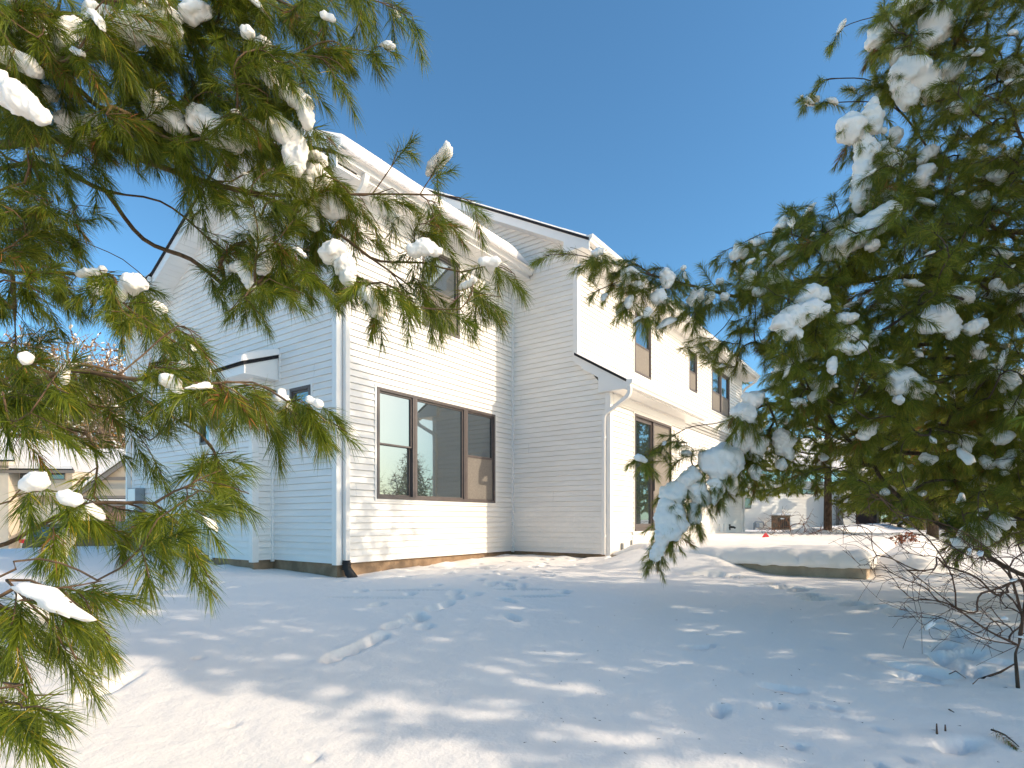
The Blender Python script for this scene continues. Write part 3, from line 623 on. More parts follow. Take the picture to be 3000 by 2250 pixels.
def bumpsnow():
    xs = np.linspace(-.66, -.01, 24); ys = np.linspace(1.44, 3.27, 50); X, Yv = np.meshgrid(xs, ys)
    e = np.minimum(np.minimum(X+.66, Yv-1.44), np.minimum(3.27-Yv, .13))/.13; p = np.sqrt(np.clip(1-(1-e)**2, 0, 1)); Zt = 3.12+(X+.62)*.387+(.13+.03*vnoise(X, Yv, 3, 4))*p-.005
    idx = np.arange(24*50).reshape(50, 24); q1 = np.stack([idx[:-1, :-1], idx[:-1, 1:], idx[1:, 1:], idx[1:, :-1]], -1).reshape(-1, 4)
    npmesh('roof_snow', np.stack([X.ravel(), Yv.ravel(), Zt.ravel()], -1), quads=q1, mat=M_snow, parent=H, smooth=True)
bumpsnow()
# snow lump in the porch gutter mouth
# ---- small wall fittings
mb = MB()
for x in (13.75, 14.25): 
    M = frameB(YU); mb.box(x, x+.16, .01, .05, .28, .52, M=M); 
    for k in range(4): mb.box(x+.01, x+.15, .05, .06, .30+.055*k, .325+.055*k, M=M)
mb.build('wall_vent', M_trim, H)
mb = MB(); mb.box(14.9, 15.05, .01, .03, .3, .5, M=frameB(YU)); mb.tube([(15.1, -1.57, .4), (15.1, -1.66, .4), (15.16, -1.70, .37)], .035, 8); mb.build('hose_tap', M_black, H)
mb = MB(); mb.box(4.93, 4.98, .0, .05, .06, .2, M=frameB(YL)); mb.box(5.38, 5.42, .0, .03, .12, .25, M=frameB(YL)); mb.build('outlet_cover', M_gray, H)
# lantern
t = empty('wall_lantern', (7.98, YL, 2.3), 'black framed glass wall lantern beside the sliding door', 'lantern')
mb = MB(); x, y, z = 7.98, YL, 2.30
mb.box(x-.05, x+.05, y-.045, y-.02, z+.05, z+.22); mb.tube([(x, y-.03, z+.20), (x, y-.12, z+.26), (x, y-.16, z+.22)], .008, 6)
bevel(mb.build('bracket', M_black, t), .003)
mb = MB()
for a in (-.07, .06):
    for b in (-.23, -.10): mb.box(x+a, x+a+.01, y+b, y+b+.01, z-.12, z+.16)
mb.box(x-.08, x+.08, y-.24, y-.08, z+.16, z+.175); mb.box(x-.08, x+.08, y-.24, y-.08, z-.135, z-.12); mb.add([(x-.08, y-.24, z+.176), (x+.08, y-.24, z+.176), (x+.08, y-.08, z+.176), (x-.08, y-.08, z+.176), (x, y-.16, z+.22)], [(0, 1, 4), (1, 2, 4), (2, 3, 4), (3, 0, 4)])
mb.build('cage', M_black, t)
mb = MB(); mb.tube([(x, y-.16, z-.1), (x, y-.16, z+.02)], .02, 10); mb.build('bulb', M_trim, t)
# electric meter cabinet
t = empty('electric_meter_box', (0, 6.6, .7), 'light grey electric meter cabinet on the far corner of the gable wall', 'meter box')
mb = MB(); mb.box(-.20, -.02, 6.47, 6.86, .72, 1.33); bevel(mb.build('cabinet', M_gray, t), .008)
mb = MB(); mb.box(-.206, -.2, 6.49, 6.84, .74, 1.31); mb.build('door', M_alum, t)
mb = MB(); mb.tube([(-.1, 6.66, .72), (-.1, 6.66, -.3)], .03, 10); mb.tube([(-.1, 6.8, .72), (-.1, 6.8, -.3)], .018, 8); mb.build('conduit', M_gray, t)
mb = MB(); mb.box(-.36, -.03, 6.95, 7.06, -.25, .62); mb.build('lower_cabinet', M_gray, t)
# gas meter
t = empty('gas_meter', (-.25, 5.8, -.05), 'dark blue grey gas meter with rusty pipes under a snow cap', 'gas meter')
mb = MB(); mb.extrude([(-.15, .0), (-.12, -.05), (.12, -.05), (.15, .0), (.15, .25), (.10, .30), (-.10, .30), (-.15, .25)], (-.34, 5.62, .16), (0, 1, 0), (0, 0, 1), (1, 0, 0), .18); bevel(mb.build('body', M_gas, t), .012)
mb = MB(); mb.tube([(-.25, 5.72, .40), (-.25, 5.72, .60), (-.25, 5.60, .62), (-.25, 5.42, .60), (-.25, 5.42, .2), (-.25, 5.30, .18), (-.22, 4.85, .18), (-.05, 4.80, .18)], .022, 8); mb.tube([(-.25, 5.75, .12), (-.25, 5.75, -.25)], .022, 8); mb.tube([(-.25, 5.5, .40), (-.25, 5.5, .56)], .03, 8); mb.build('pipe', M_rust, t)
mb = MB(); mb.tube([(-.25, 5.57, .60), (-.25, 5.49, .60)], .045, 10); mb.tube([(-.36, 5.62, .33), (-.34, 5.62, .33)], .06, 14); mb.build('regulator', M_gas, t)
mb = MB(); mb.box(-.14, -.02, 5.18, 5.36, .25, .62); mb.build('junction_box', M_gray, t)
# ------------------------------------------------------------------ pines
def cat_rom(P, step):
    P = np.array(P, float); Q = np.vstack([2*P[0]-P[1], P, 2*P[-1]-P[-2]]); out = []
    for i in range(1, len(Q)-2):
        n = max(2, int(np.linalg.norm(Q[i+1]-Q[i])/step))
        for k in range(n):
            t = k/n; out.append(.5*((2*Q[i])+(-Q[i-1]+Q[i+1])*t+(2*Q[i-1]-5*Q[i]+4*Q[i+1]-Q[i+2])*t*t+(-Q[i-1]+3*Q[i]-3*Q[i+1]+Q[i+2])*t**3))
    out.append(Q[-2]); return np.array(out)
class Tree:
    def __init__(s, trunk):
        s.pos = []; s.par = []; s.paths = []; s.shoots = []; s.tipn = []
        s.trunk = s.addpath(cat_rom(trunk, .15), -1)
    def addpath(s, pts, parent, kind='limb'):
        ids = []; p = parent
        for q in pts: s.pos.append(q); s.par.append(p); p = len(s.pos)-1; ids.append(p)
        s.paths.append((parent, ids, kind)); return ids
    def nearest(s, p, exclude_trunk=False):
        A = np.array(s.pos); a0 = len(s.trunk) if exclude_trunk and len(A) > len(s.trunk) else 0
        return int(np.argmin(((A[a0:]-p)**2).sum(1)))+a0
    def limb(s, pts, step=.08, from_trunk=True):
        pts = [np.array(p, float) for p in pts]
        if from_trunk: n = s.nearest(pts[0])
        else: n = s.nearest(pts[0])
        pts[0] = np.array(s.pos[n]); q = cat_rom(pts, step)
        ids = s.addpath(q[1:], n); s.tipn.append(ids[-1]); return ids
    def grow(s, tips, nsh=3, shl=(.10, .20), arch=.18, droop=.10, sidestep=.085, sidelen=(.10, .17)):
        """connect every tip to the nearest branch that lies nearer the trunk"""
        tx = np.array(s.pos[0])[:2]
        tips = sorted(tips, key=lambda t: np.hypot(*(t[:2]-tx)))
        buf = np.zeros((len(s.pos)+len(tips)*14, 3)); n0 = len(s.pos); buf[:n0] = s.pos
        for T in tips:
            n = len(s.pos); A = buf[:n]; dt = np.linalg.norm(A-T, axis=1); rt = np.hypot(T[0]-tx[0], T[1]-tx[1])
            ra = np.hypot(A[:, 0]-tx[0], A[:, 1]-tx[1]); c = dt+np.where(ra > rt-.04, 1.0, 0)+np.where(dt < .10, .5, 0)
            c[:len(s.trunk)] += .4
            k = int(np.argmin(c)); N = A[k].copy(); L = float(np.linalg.norm(T-N))
            if L < .05: continue
            pk = s.par[k]; dn = A[k]-A[pk] if pk >= 0 else T-N; dn = dn/(np.linalg.norm(dn)+1e-9); m = N+.45*L*(.6*dn+.55*(T-N)/L)+np.array([0, 0, arch*L])
            ns = int(min(12, max(3, L/.07))); t = np.linspace(0, 1, ns+1)[1:, None]; q = (1-t)**2*N+2*t*(1-t)*m+t*t*T
            ids = s.addpath(list(q), k, 'twig'); buf[n:n+len(ids)] = q; s.tipn.append(ids[-1])
            full = np.vstack([N, q]); seg = np.linalg.norm(np.diff(full, axis=0), axis=1); cum = np.concatenate([[0], np.cumsum(seg)]); tot = cum[-1]
            s.shoot_along(full, cum, tot, nsh, shl, droop, sidestep, sidelen)
    def shoot_along(s, full, cum, tot, nsh, shl, droop, sidestep, sidelen):
        def P(d):
            i = min(len(cum)-2, int(np.searchsorted(cum, d)-1)); i = max(i, 0); f = (d-cum[i])/max(1e-6, cum[i+1]-cum[i]); return full[i]+(full[i+1]-full[i])*f, (full[i+1]-full[i])/max(1e-6, cum[i+1]-cum[i])
        L = rng.uniform(*shl); b, d = P(max(0, tot-L)); e, _ = P(tot)
        dd = (e-b); ln = np.linalg.norm(dd)+1e-6; dd = dd/ln; s.shoots.append((b, dd, ln+rng.uniform(.02, .06), 1.0))
        k = 0; d_ = tot-.02
        while d_ > tot*.38 and k < nsh:
            b, d = P(d_); side = np.cross(d, [0, 0, 1]); side = side/(np.linalg.norm(side)+1e-6)*(1 if k % 2 else -1)
            v = d*rng.uniform(.5, .9)+side*rng.uniform(.4, .9)+np.array([0, 0, -droop*rng.uniform(0, 2.5)])+rng.normal(0, .15, 3); v /= np.linalg.norm(v)
            l = rng.uniform(*sidelen); s.addpath([b+v*l*.5, b+v*l+np.array([0, 0, -.01])], s.nearest_tail(b), 'spur'); s.shoots.append((b+v*l*.15, v, l*.9, .9)); k += 1; d_ -= sidestep*rng.uniform(.7, 1.3)
    def nearest_tail(s, p):
        A = np.array(s.pos[-16:]); return len(s.pos)-len(A)+int(np.argmin(((A-p)**2).sum(1)))
    def wood(s, name, m, root, rmin=.0022, rk=.0022, rp=.47, rmax=.2, big=None, trunk_r=None):
        n = len(s.pos); w = np.zeros(n); ch = np.zeros(n, bool)
        for i in range(n-1, 0, -1):
            if s.par[i] >= 0: ch[s.par[i]] = True
        w[~ch] = 1.0
        for i in range(n-1, 0, -1):
            if s.par[i] >= 0: w[s.par[i]] += w[i]
        r = np.minimum(rmin+rk*(w**rp-1), rmax)
        if trunk_r:
            tl = len(s.trunk)
            for j, i in enumerate(s.trunk): r[i] = trunk_r*(1-j/tl)**.8+min(.01, trunk_r*.25)
        pos = np.array(s.pos); off = np.array(root.location); V = []; Q = []; b = 0
        Vt = []; Qt = []; bt = 0
        for (par, ids, kind) in s.paths:
            idl = ([par] if par >= 0 else [])+ids; P = pos[idl]-off; rr = r[idl].copy(); 
            if par >= 0: rr[0] = min(rr[0], rr[1]*1.15)
            if len(P) < 2: continue
            k = 10 if par < 0 else (7 if rr.max() > .012 else (5 if kind != 'spur' else 3))
            t = np.gradient(P, axis=0); t /= (np.linalg.norm(t, axis=1, keepdims=True)+1e-9); a = np.cross(t, [0.1, 0.2, 1.0] if par >= 0 else [1, .1, .1]); a /= (np.linalg.norm(a, axis=1, keepdims=True)+1e-9); c = np.cross(t, a)
            an = np.arange(k)*2*np.pi/k; ring = P[:, None, :]+rr[:, None, None]*(a[:, None, :]*np.cos(an)[None, :, None]+c[:, None, :]*np.sin(an)[None, :, None])
            m_ = len(P); idx = np.arange(m_*k).reshape(m_, k); nx_ = np.roll(idx, -1, 1); qq = np.stack([idx[:-1], nx_[:-1], nx_[1:], idx[1:]], -1).reshape(-1, 4)
            if par < 0: Vt.append(ring.reshape(-1, 3)); Qt.append(qq+bt); bt += m_*k
            else: V.append(ring.reshape(-1, 3)); Q.append(qq+b); b += m_*k
        npmesh('trunk', np.vstack(Vt), quads=np.vstack(Qt), mat=M_bark, parent=root, smooth=True)
        if V: npmesh(name, np.vstack(V), quads=np.vstack(Q), mat=m, parent=root, smooth=True)
    def needles(s, m, root, per=90, ln=(.065, .10), wd=.0016, bias=.42, name='needles', spread=(64, 20), sel=None):
        S = s.shoots if sel is None else [s.shoots[i] for i in sel]
        if not S: return
        B = np.array([q[0] for q in S])-np.array(root.location); D = np.array([q[1] for q in S]); L = np.array([q[2] for q in S]); K = np.array([q[3] for q in S])
        cnt = np.maximum(6, (per*K*np.clip(L/.16, .5, 1.5)).astype(int)); ii = np.repeat(np.arange(len(S)), cnt); n = len(ii)
        t = rng.uniform(.05, 1, n)**.8; ph = rng.uniform(0, 2*np.pi, n); th = np.radians(spread[0]+(spread[1]-spread[0])*t+rng.normal(0, 8, n))
        d = D[ii]; a = np.cross(d, np.array([.3, .2, 1.])); a /= np.linalg.norm(a, axis=1, keepdims=True)+1e-9; c = np.cross(d, a)
        nd = d*np.cos(th)[:, None]+(a*np.cos(ph)[:, None]+c*np.sin(ph)[:, None])*np.sin(th)[:, None]
        nd[:, 2] -= bias*rng.uniform(.3, 1.2, n); nd /= np.linalg.norm(nd, axis=1, keepdims=True)
        l = rng.uniform(ln[0], ln[1], n)*(1-.15*t); base = B[ii]+d*(L[ii]*t)[:, None]; base[:, 2] -= .02*(t**2)*L[ii]/.15
        mid = base+nd*(l*.5)[:, None]; end = base+nd*l[:, None]; end[:, 2] -= .16*l*rng.uniform(.3, 1.4, n); end += rng.normal(0, .004, (n, 3))
        wv = np.cross(nd, rng.normal(0, 1, (n, 3))); wv /= np.linalg.norm(wv, axis=1, keepdims=True)+1e-9; wv *= wd/2
        V = np.stack([base-wv, base+wv, mid+wv*1.1, mid-wv*1.1, end], 1).reshape(-1, 3); k = np.arange(n)*5
        npmesh(name, V, quads=np.stack([k, k+1, k+2, k+3], -1), tris=np.stack([k+3, k+2, k+4], -1), mat=m, parent=root)
        return n
def pix_limb(pts, dd=None): return [at(*p) for p in pts]
def inpoly(x, y, P):
    c = False; j = len(P)-1
    for i in range(len(P)):
        if (P[i][1] > y) != (P[j][1] > y) and x < (P[j][0]-P[i][0])*(y-P[i][1])/(P[j][1]-P[i][1])+P[i][0]: c = not c
        j = i
    return c
def maskt(poly, n, limbs_px, dj=.3, dfix=None):
    xs = [p[0] for p in poly]; ys = [p[1] for p in poly]; out = []; L = np.array([q for l in limbs_px for q in l if -250 < q[0] < 3250], float)
    while len(out) < n:
        x = rng.uniform(min(xs), max(xs)); y = rng.uniform(min(ys), max(ys))
        if not inpoly(x, y, poly): continue
        w_ = 1/(((L[:, 0]-x)**2+(L[:, 1]-y)**2)+400.); d = float((L[:, 2]*w_).sum()/w_.sum()) if dfix is None else dfix
        out.append(at(x, y, d+rng.normal(0, dj)))
    return out
def proj(p):
    q = np.asarray(p)-CP; d = q@W
    if d <= 0.15: return None
    return CX+F*(q@RT)/d, HY-F*q[2]/d, d
def outframe(p, mg=90):
    r = proj(p)
    return r is None or r[0] < -mg or r[0] > 3000+mg or r[1] < -mg-60 or r[1] > 2250+mg
def resam(l, n=8):
    l = np.array(l, float); out = []
    for a, b in zip(l[:-1], l[1:]):
        for k in range(n): out.append(tuple(a+(b-a)*k/n))
    return out
def attach(tree, clumps, dz, n, ln):
    """a twig into every snow clump and needle tufts hanging out of its underside"""
    for c in clumps:
        last = None
        for (x, y, d, r) in c:
            p = at(x, y, d-dz*.5); rr = r*d/F; k = tree.nearest(p); N = np.array(tree.pos[k]); L = np.linalg.norm(p-N)
            if L > .06: tree.addpath([N+(p-N)*t+np.array([0, 0, .08*L*math.sin(math.pi*t)]) for t in (.34, .67, 1.)], k, 'twig')
            for q in range(n):
                v = np.array([rng.normal(0, .6), rng.normal(0, .6), -rng.uniform(.35, 1.2)]); v /= np.linalg.norm(v); tree.shoots.append((p+v*rr*.35, v, rng.uniform(*ln)+rr*.55, .8))
# snow clumps --------------------------------------------------------
TEXC = bpy.data.textures.new('snow_lumps', 'CLOUDS'); TEXC.noise_scale = 0.07; TEXC.noise_depth = 3
TEXC2 = bpy.data.textures.new('snow_lumps_fine', 'CLOUDS'); TEXC2.noise_scale = 0.018; TEXC2.noise_depth = 2
def ico(sub):
    bm = bmesh.new(); bmesh.ops.create_icosphere(bm, subdivisions=sub, radius=1); V = np.array([v.co[:] for v in bm.verts]); T = np.array([[v.index for v in f.verts] for f in bm.faces]); bm.free(); return V, T
IV, IT = ico(2); IV3, IT3 = ico(3)
def clump(root, pts, name='snow_clump', voxel=None):
    """pts: list of (px,py,depth,radius_px); balls strung together, remeshed into one lump"""
    bm_V = []; bm_T = []; b = 0; off = np.array(root.location); rr = []
    P = [(at(p[0], p[1], p[2]), p[3]*p[2]/F) for p in pts]; balls = []
    for i, (c, r) in enumerate(P):
        balls.append((c, r))
        if i+1 < len(P):
            c2, r2 = P[i+1]; dist = np.linalg.norm(c2-c); n = int(dist/(.55*min(r, r2)))
            for k in range(1, n): t = k/n; balls.append((c+(c2-c)*t+rng.normal(0, .12*r, 3), (r+(r2-r)*t)*rng.uniform(.88, 1.1)))
    for c, r in balls:
        rr.append(r); sc = np.array([1, 1, rng.uniform(.82, .98)]); V = IV3*sc*r
        n1 = np.array([noise.noise(Vector(v/r*1.6)+Vector(c*5)) for v in V])
        n2 = np.array([noise.noise(Vector(v/r*3.7)+Vector(c*9)) for v in V]); V = V*(1+.34*n1+.16*n2)[:, None]; bm_V.append(V+c-off); bm_T.append(IT3+b); b += len(V)
    o = npmesh(name, np.vstack(bm_V), tris=np.vstack(bm_T), mat=M_clump, parent=root, smooth=True)
    mr = float(np.mean(rr)); m = o.modifiers.new('r', 'REMESH'); m.mode = 'VOXEL'; m.voxel_size = voxel or max(.006, mr*.16); m.use_smooth_shade = True
    m = o.modifiers.new('s', 'SMOOTH'); m.factor = .5; m.iterations = 2
    m = o.modifiers.new('d', 'DISPLACE'); m.texture = TEXC; m.strength = min(.06, mr*.8); m.mid_level = .5; m.texture_coords = 'LOCAL'
    m = o.modifiers.new('d2', 'DISPLACE'); m.texture = TEXC2; m.strength = min(.016, mr*.26); m.mid_level = .5; m.texture_coords = 'LOCAL'
    return o
def dust(tree, root, n, size=(.018, .05), name='snow_patches', cond=None, lift=.5):
    cand = [q for q in tree.shoots if cond is None or cond(q[0])]; V = []; T = []; b = 0; off = np.array(root.location)
    if not cand: return
    for k in rng.choice(len(cand), min(n, len(cand)), replace=False):
        B, D, L, _ = cand[int(k)]; r = rng.uniform(size[0], size[1])*rng.uniform(.7, 1.15); ln = r*rng.uniform(1.2, 2.6); t = rng.uniform(0, .8)
        c = B+D*L*t+np.array([0, 0, r*lift]); a = D/np.linalg.norm(D); s_ = np.cross(a, [0, 0, 1.]); s_ /= np.linalg.norm(s_)+1e-9; u = np.cross(s_, a)
        I_, J_ = (IV3, IT3) if n < 200 else (IV, IT); n1 = np.array([noise.noise(Vector(v)*1.2+Vector(c*7))+.5*noise.noise(Vector(v)*3.1+Vector(c*3)) for v in I_]); v = I_*(1+.62*n1)[:, None]; v = v.copy(); v[:, 2] = np.where(v[:, 2] < 0, v[:, 2]*.5, v[:, 2]); v[:, 1] += .25*np.sin(v[:, 0]*2.1+c[0]*9)
        V.append(c-off+v[:, :1]*a*ln+v[:, 1:2]*s_*r*rng.uniform(.8, 1.2)+v[:, 2:]*u*r*.8); T.append(J_+b); b += len(I_)
    o = npmesh(name, np.vstack(V), tris=np.vstack(T), mat=M_clump, parent=root, smooth=True); o['kind'] = 'stuff'; return o
def crown(base, h0, h, R, n, ok=None, power=.8):
    out = []
    while len(out) < n:
        z = h0+(h-h0)*rng.uniform(0, 1)**1.25; r = R*(1-(z-h0*.4)/(h-h0*.4+.3))**power*math.sqrt(rng.uniform(.12, 1)); a = rng.uniform(0, 2*math.pi)
        p = np.array([base[0]+r*math.cos(a), base[1]+r*math.sin(a), base[2]+z-.10*r])
        if ok is None or ok(p): out.append(p)
    return out
def whorls(tr, base, h0, h, R, n, power=.8, ok=None, up=.12):
    for i in range(n):
        z = h0+(h-h0)*(i+.5)/n*.93; a = i*2.4+rng.uniform(-.3, .3); r = R*.8*(1-(z-h0*.4)/(h-h0*.4+.3))**power
        P = [np.array([base[0]+r*f*math.cos(a), base[1]+r*f*math.sin(a), base[2]+z+r*(up*f*2-.28*f*f)]) for f in (0, .3, .6, 1)]
        P = [p+rng.normal(0, .05*r+.01, 3) if j else p for j, p in enumerate(P)]
        if ok and not all(ok(p) for p in P[1:]): continue
        tr.limb(P, .12)
# ---- left pine (close to the camera, trunk outside the left edge)
D0 = 3.0; tb = at(-1000, HY, D0); tb[2] = float(gz(np.array([tb[0]]), np.array([tb[1]]))[0])-.1
root = empty('pine_tree', tuple(tb), 'close pine with snow in its long sunny needles, reaching in front of the gable', 'tree')
PL = Tree([tb, tb+[.05, .02, 2], tb+[-.05, .05, 4.5], tb+[0, 0, 7]])
def TP(y): return (-1000, y, D0)
LL = [
 [TP(520), (-300,270,2.8), (75,172,2.7), (190,174,2.7), (330,130,2.75), (520,88,2.8), (640,28,2.85), (760,-30,2.9), (950,-25,2.9), (1110,5,2.9), (1190,45,2.9)],
 [(520,88,2.8), (600,118,2.8), (700,152,2.8), (810,160,2.75), (960,168,2.7), (1010,205,2.7)],
 [(760,-30,2.9), (850,20,2.9), (930,50,2.85), (1000,120,2.8)],
 [TP(250), (-300,60,2.7), (0,-20,2.6), (250,-10,2.6), (480,20,2.7)],
 [TP(760), (-250,470,3.1), (60,420,3.1), (260,415,3.1), (420,470,3.1), (560,520,3.15), (690,555,3.15), (820,572,3.2), (925,570,3.2), (1090,569,3.2), (1230,570,3.2), (1320,575,3.2), (1390,590,3.2)],
 [(1090,569,3.2), (1125,520,3.2), (1165,462,3.2), (1190,430,3.2)],
 [(1230,570,3.2), (1255,530,3.2), (1290,485,3.2)],
 [(690,555,3.15), (800,590,3.15), (905,660,3.15), (1000,690,3.1), (1085,755,3.1), (1150,768,3.1), (1240,770,3.1), (1352,797,3.1), (1440,775,3.1), (1500,800,3.1)],
 [(1352,797,3.1), (1385,850,3.1), (1430,905,3.1)],
 [(1085,755,3.1), (1190,830,3.1), (1280,910,3.1)],
 [(905,660,3.15), (960,740,3.1), (1050,830,3.1), (1090,890,3.1)],
 [(925,570,3.2), (870,620,3.2), (860,700,3.2), (900,790,3.15)],
 [(800,590,3.15), (850,430,3.1), (930,400,3.1), (985,430,3.1)],
 [(420,470,3.1), (450,380,3.0), (600,350,3.0), (750,360,3.0), (830,340,2.95)],
 [TP(820), (-200,560,3.3), (100,480,3.3), (310,560,3.3), (470,590,3.3), (600,690,3.3), (680,790,3.3), (740,880,3.3)],
 [(310,560,3.3), (420,700,3.3), (560,760,3.25), (650,830,3.25)],
 [TP(1000), (-200,800,2.9), (60,800,2.9), (200,800,2.9), (330,825,2.9), (420,880,2.9), (470,950,2.9)],
 [TP(900), (-200,660,3.0), (60,650,3.0), (220,700,3.0), (360,760,3.0), (440,830,3.0)],
 [TP(1380), (-150,1230,2.3), (20,1175,2.2), (180,1085,2.2), (340,1105,2.2), (470,1115,2.2), (600,1125,2.25), (740,1120,2.3), (840,1175,2.3), (950,1240,2.3)],
 [(340,1105,2.2), (425,1035,2.25), (520,955,2.3), (590,990,2.3)],
 [(600,1125,2.25), (700,1180,2.25), (800,1235,2.25)],
 [(340,1105,2.2), (450,1190,2.25), (590,1275,2.3), (655,1380,2.3)],
 [(180,1085,2.2), (250,1180,2.2), (370,1250,2.2), (440,1290,2.2)],
 [(20,1175,2.2), (150,1240,2.2), (250,1270,2.2)],
 [TP(1850), (-150,1640,1.9), (80,1560,1.9), (235,1480,1.9), (370,1474,1.9), (450,1476,1.9), (520,1530,1.9), (575,1590,1.9)],
 [(450,1476,1.9), (510,1440,1.9), (560,1420,1.9)],
 [TP(1700), (-150,1520,1.9), (50,1450,1.9), (180,1440,1.9), (300,1480,1.9)],
 [TP(2050), (-150,1760,1.6), (40,1645,1.6), (180,1650,1.6), (285,1700,1.6)],
 [TP(2100), (-150,1830,1.55), (20,1700,1.55), (150,1725,1.55), (255,1790,1.55)],
 [(20,1700,1.55), (110,1790,1.5), (180,1850,1.5), (225,1935,1.5)],
 [TP(2250), (-150,2040,1.3), (10,2000,1.25), (80,2045,1.25)]]
for l in LL: PL.limb(pix_limb(l))
LR = [resam(l) for l in LL]
tips = []
MK = [([(-80,-80),(700,-80),(760,150),(860,330),(700,420),(500,470),(300,470),(-80,520)], 210),
 ([(640,-80),(1180,-60),(1200,60),(1010,230),(820,260),(700,120)], 38),
 ([(500,430),(860,350),(900,420),(1000,520),(1200,560),(1390,600),(1300,660),(1100,700),(900,690),(700,650),(560,600)], 50),
 ([(650,640),(900,700),(1060,760),(1090,880),(1000,860),(940,800),(780,840),(740,900),(660,840),(600,720)], 34),
 ([(1080,740),(1350,790),(1520,800),(1420,900),(1300,930),(1200,900),(1120,880)], 11),
 ([(-80,500),(300,500),(420,600),(300,640),(250,760),(420,830),(470,930),(380,950),(250,900),(150,900),(-80,860)], 52),
 ([(-80,880),(150,950),(300,1040),(520,960),(600,1020),(520,1090),(600,1130),(560,1260),(440,1300),(300,1230),(150,1200),(-80,1300)], 32),
 ([(560,1120),(740,1120),(900,1170),(960,1250),(830,1270),(700,1250),(600,1200)], 14),
 ([(560,1260),(620,1300),(670,1400),(600,1370)], 4),
 ([(-80,1480),(200,1440),(330,1460),(520,1430),(580,1560),(480,1560),(380,1500),(330,1560),(150,1640),(-80,1640)], 10),
 ([(-80,1640),(200,1640),(310,1690),(280,1800),(200,1930),(100,1880),(-80,1900)], 9),
 ([(-80,1990),(80,2040),(60,2080),(-80,2060)], 3)]
for poly, n in MK: tips += maskt(poly, n, LR, .2)
# every drawn limb carries shoots at its end as well
for l in LL:
    e = at(*l[-1]); tips.append(e+rng.normal(0, .02, 3))
okL = lambda p: outframe(p) and np.linalg.norm(p-CP) > 1.3
whorls(PL, tb, 1.0, 6.6, 2.2, 26, ok=okL)
tips += crown(tb, .8, 6.8, 2.2, 150, okL)
PL.grow(tips, nsh=3, arch=.10, droop=.22)
PL.shoots = [(b_, (lambda v: v/np.linalg.norm(v))(d_+np.array([0, 0, -.38*rng.uniform(.2, 1.3)])), L_*1.12, k_) for b_, d_, L_, k_ in PL.shoots]
CL = [[(5,245,2.6,30),(55,290,2.6,34),(115,335,2.6,20)],[(30,165,2.8,20),(70,185,2.8,24),(100,212,2.8,14)],[(205,120,2.9,40),(230,95,2.9,30)],[(60,90,3.0,40),(120,150,3.0,36)],
 [(360,100,2.8,38),(430,80,2.8,40),(500,70,2.8,26)],[(430,25,2.9,40),(470,45,2.9,30)],[(300,60,3,38)],[(560,35,2.85,26),(600,30,2.85,18)],[(215,365,3.1,34),(240,385,3.1,30)],[(280,375,3.1,26),(305,395,3.1,16)],
 [(455,305,3.0,30),(500,345,3.0,30),(525,375,3.0,20)],[(590,355,3.0,34),(640,385,3.0,36),(690,405,3.0,30)],[(725,395,3.0,34),(750,380,3.0,22)],[(815,375,2.95,28),(850,400,2.95,32),(865,450,2.95,30),(860,500,2.95,18)],
 [(728,95,2.8,17)],[(770,135,2.9,18),(785,190,2.9,24),(795,240,2.9,16)],[(835,268,2.9,18),(865,285,2.9,24),(895,305,2.9,22),(900,345,2.9,20),(905,365,2.9,10)],[(583,410,3.2,14)],
 [(915,510,3.2,30),(935,555,3.2,36)],[(905,560,3.2,30),(920,590,3.2,20)],[(900,625,3.2,22),(925,665,3.2,12)],[(975,600,3.2,30),(1000,615,3.2,22)],[(880,460,3.2,16),(940,470,3.2,18)],[(975,738,3.1,30)],[(1010,770,3.1,24),(1020,820,3.1,16)],[(1080,860,3.1,24),(1100,905,3.1,20),(1112,925,3.1,10)],
 [(1210,735,3.1,16),(1245,725,3.1,22),(1280,735,3.1,12)],[(1415,768,3.1,12),(1450,765,3.1,15)],[(1130,620,3.15,16),(1160,640,3.15,12)],[(490,1112,2.2,20),(515,1130,2.2,14),(528,1150,2.2,9)],[(905,1168,2.3,10),(935,1183,2.3,11)],[(75,1050,2.2,16)],[(185,1085,2.2,14),(190,1115,2.2,10)],
 [(80,1420,1.9,20),(110,1405,1.9,24)],[(190,1455,1.9,18),(225,1465,1.9,16)],[(390,830,2.9,24),(415,835,2.9,16)],[(462,900,2.9,18),(475,905,2.9,12)],[(365,830,2.9,12),(350,860,2.9,16)],[(280,845,2.9,14)],[(300,790,2.9,11),(232,803,2.9,10)],[(700,780,3.2,14),(745,850,3.2,12)],[(760,660,3.2,22),(790,740,3.2,22),(770,790,3.2,14)],[(625,360,3,16)],[(140,275,3,22)],[(690,785,3.25,14)],[(950,45,2.85,10),(975,55,2.85,8)]]
attach(PL, CL, .17, 2, (.07, .13))
PL.wood('branch', M_twig, root, trunk_r=.11, rk=.0017)
print('left needles', PL.needles(M_ndl, root, per=120, ln=(.08, .125), wd=.0021, bias=.46), 'shoots', len(PL.shoots))
inf = lambda p: not outframe(p, 0)
PL.needles(M_dry, root, per=22, ln=(.06, .1), wd=.0018, bias=.5, sel=[i for i in range(len(PL.shoots)) if rng.uniform() < .12], name='dry_needles')
dust(PL, root, 55, (.014, .036), cond=inf)
for c in CL: clump(root, [(x, y, d-.17, r*1.22) for x, y, d, r in c])
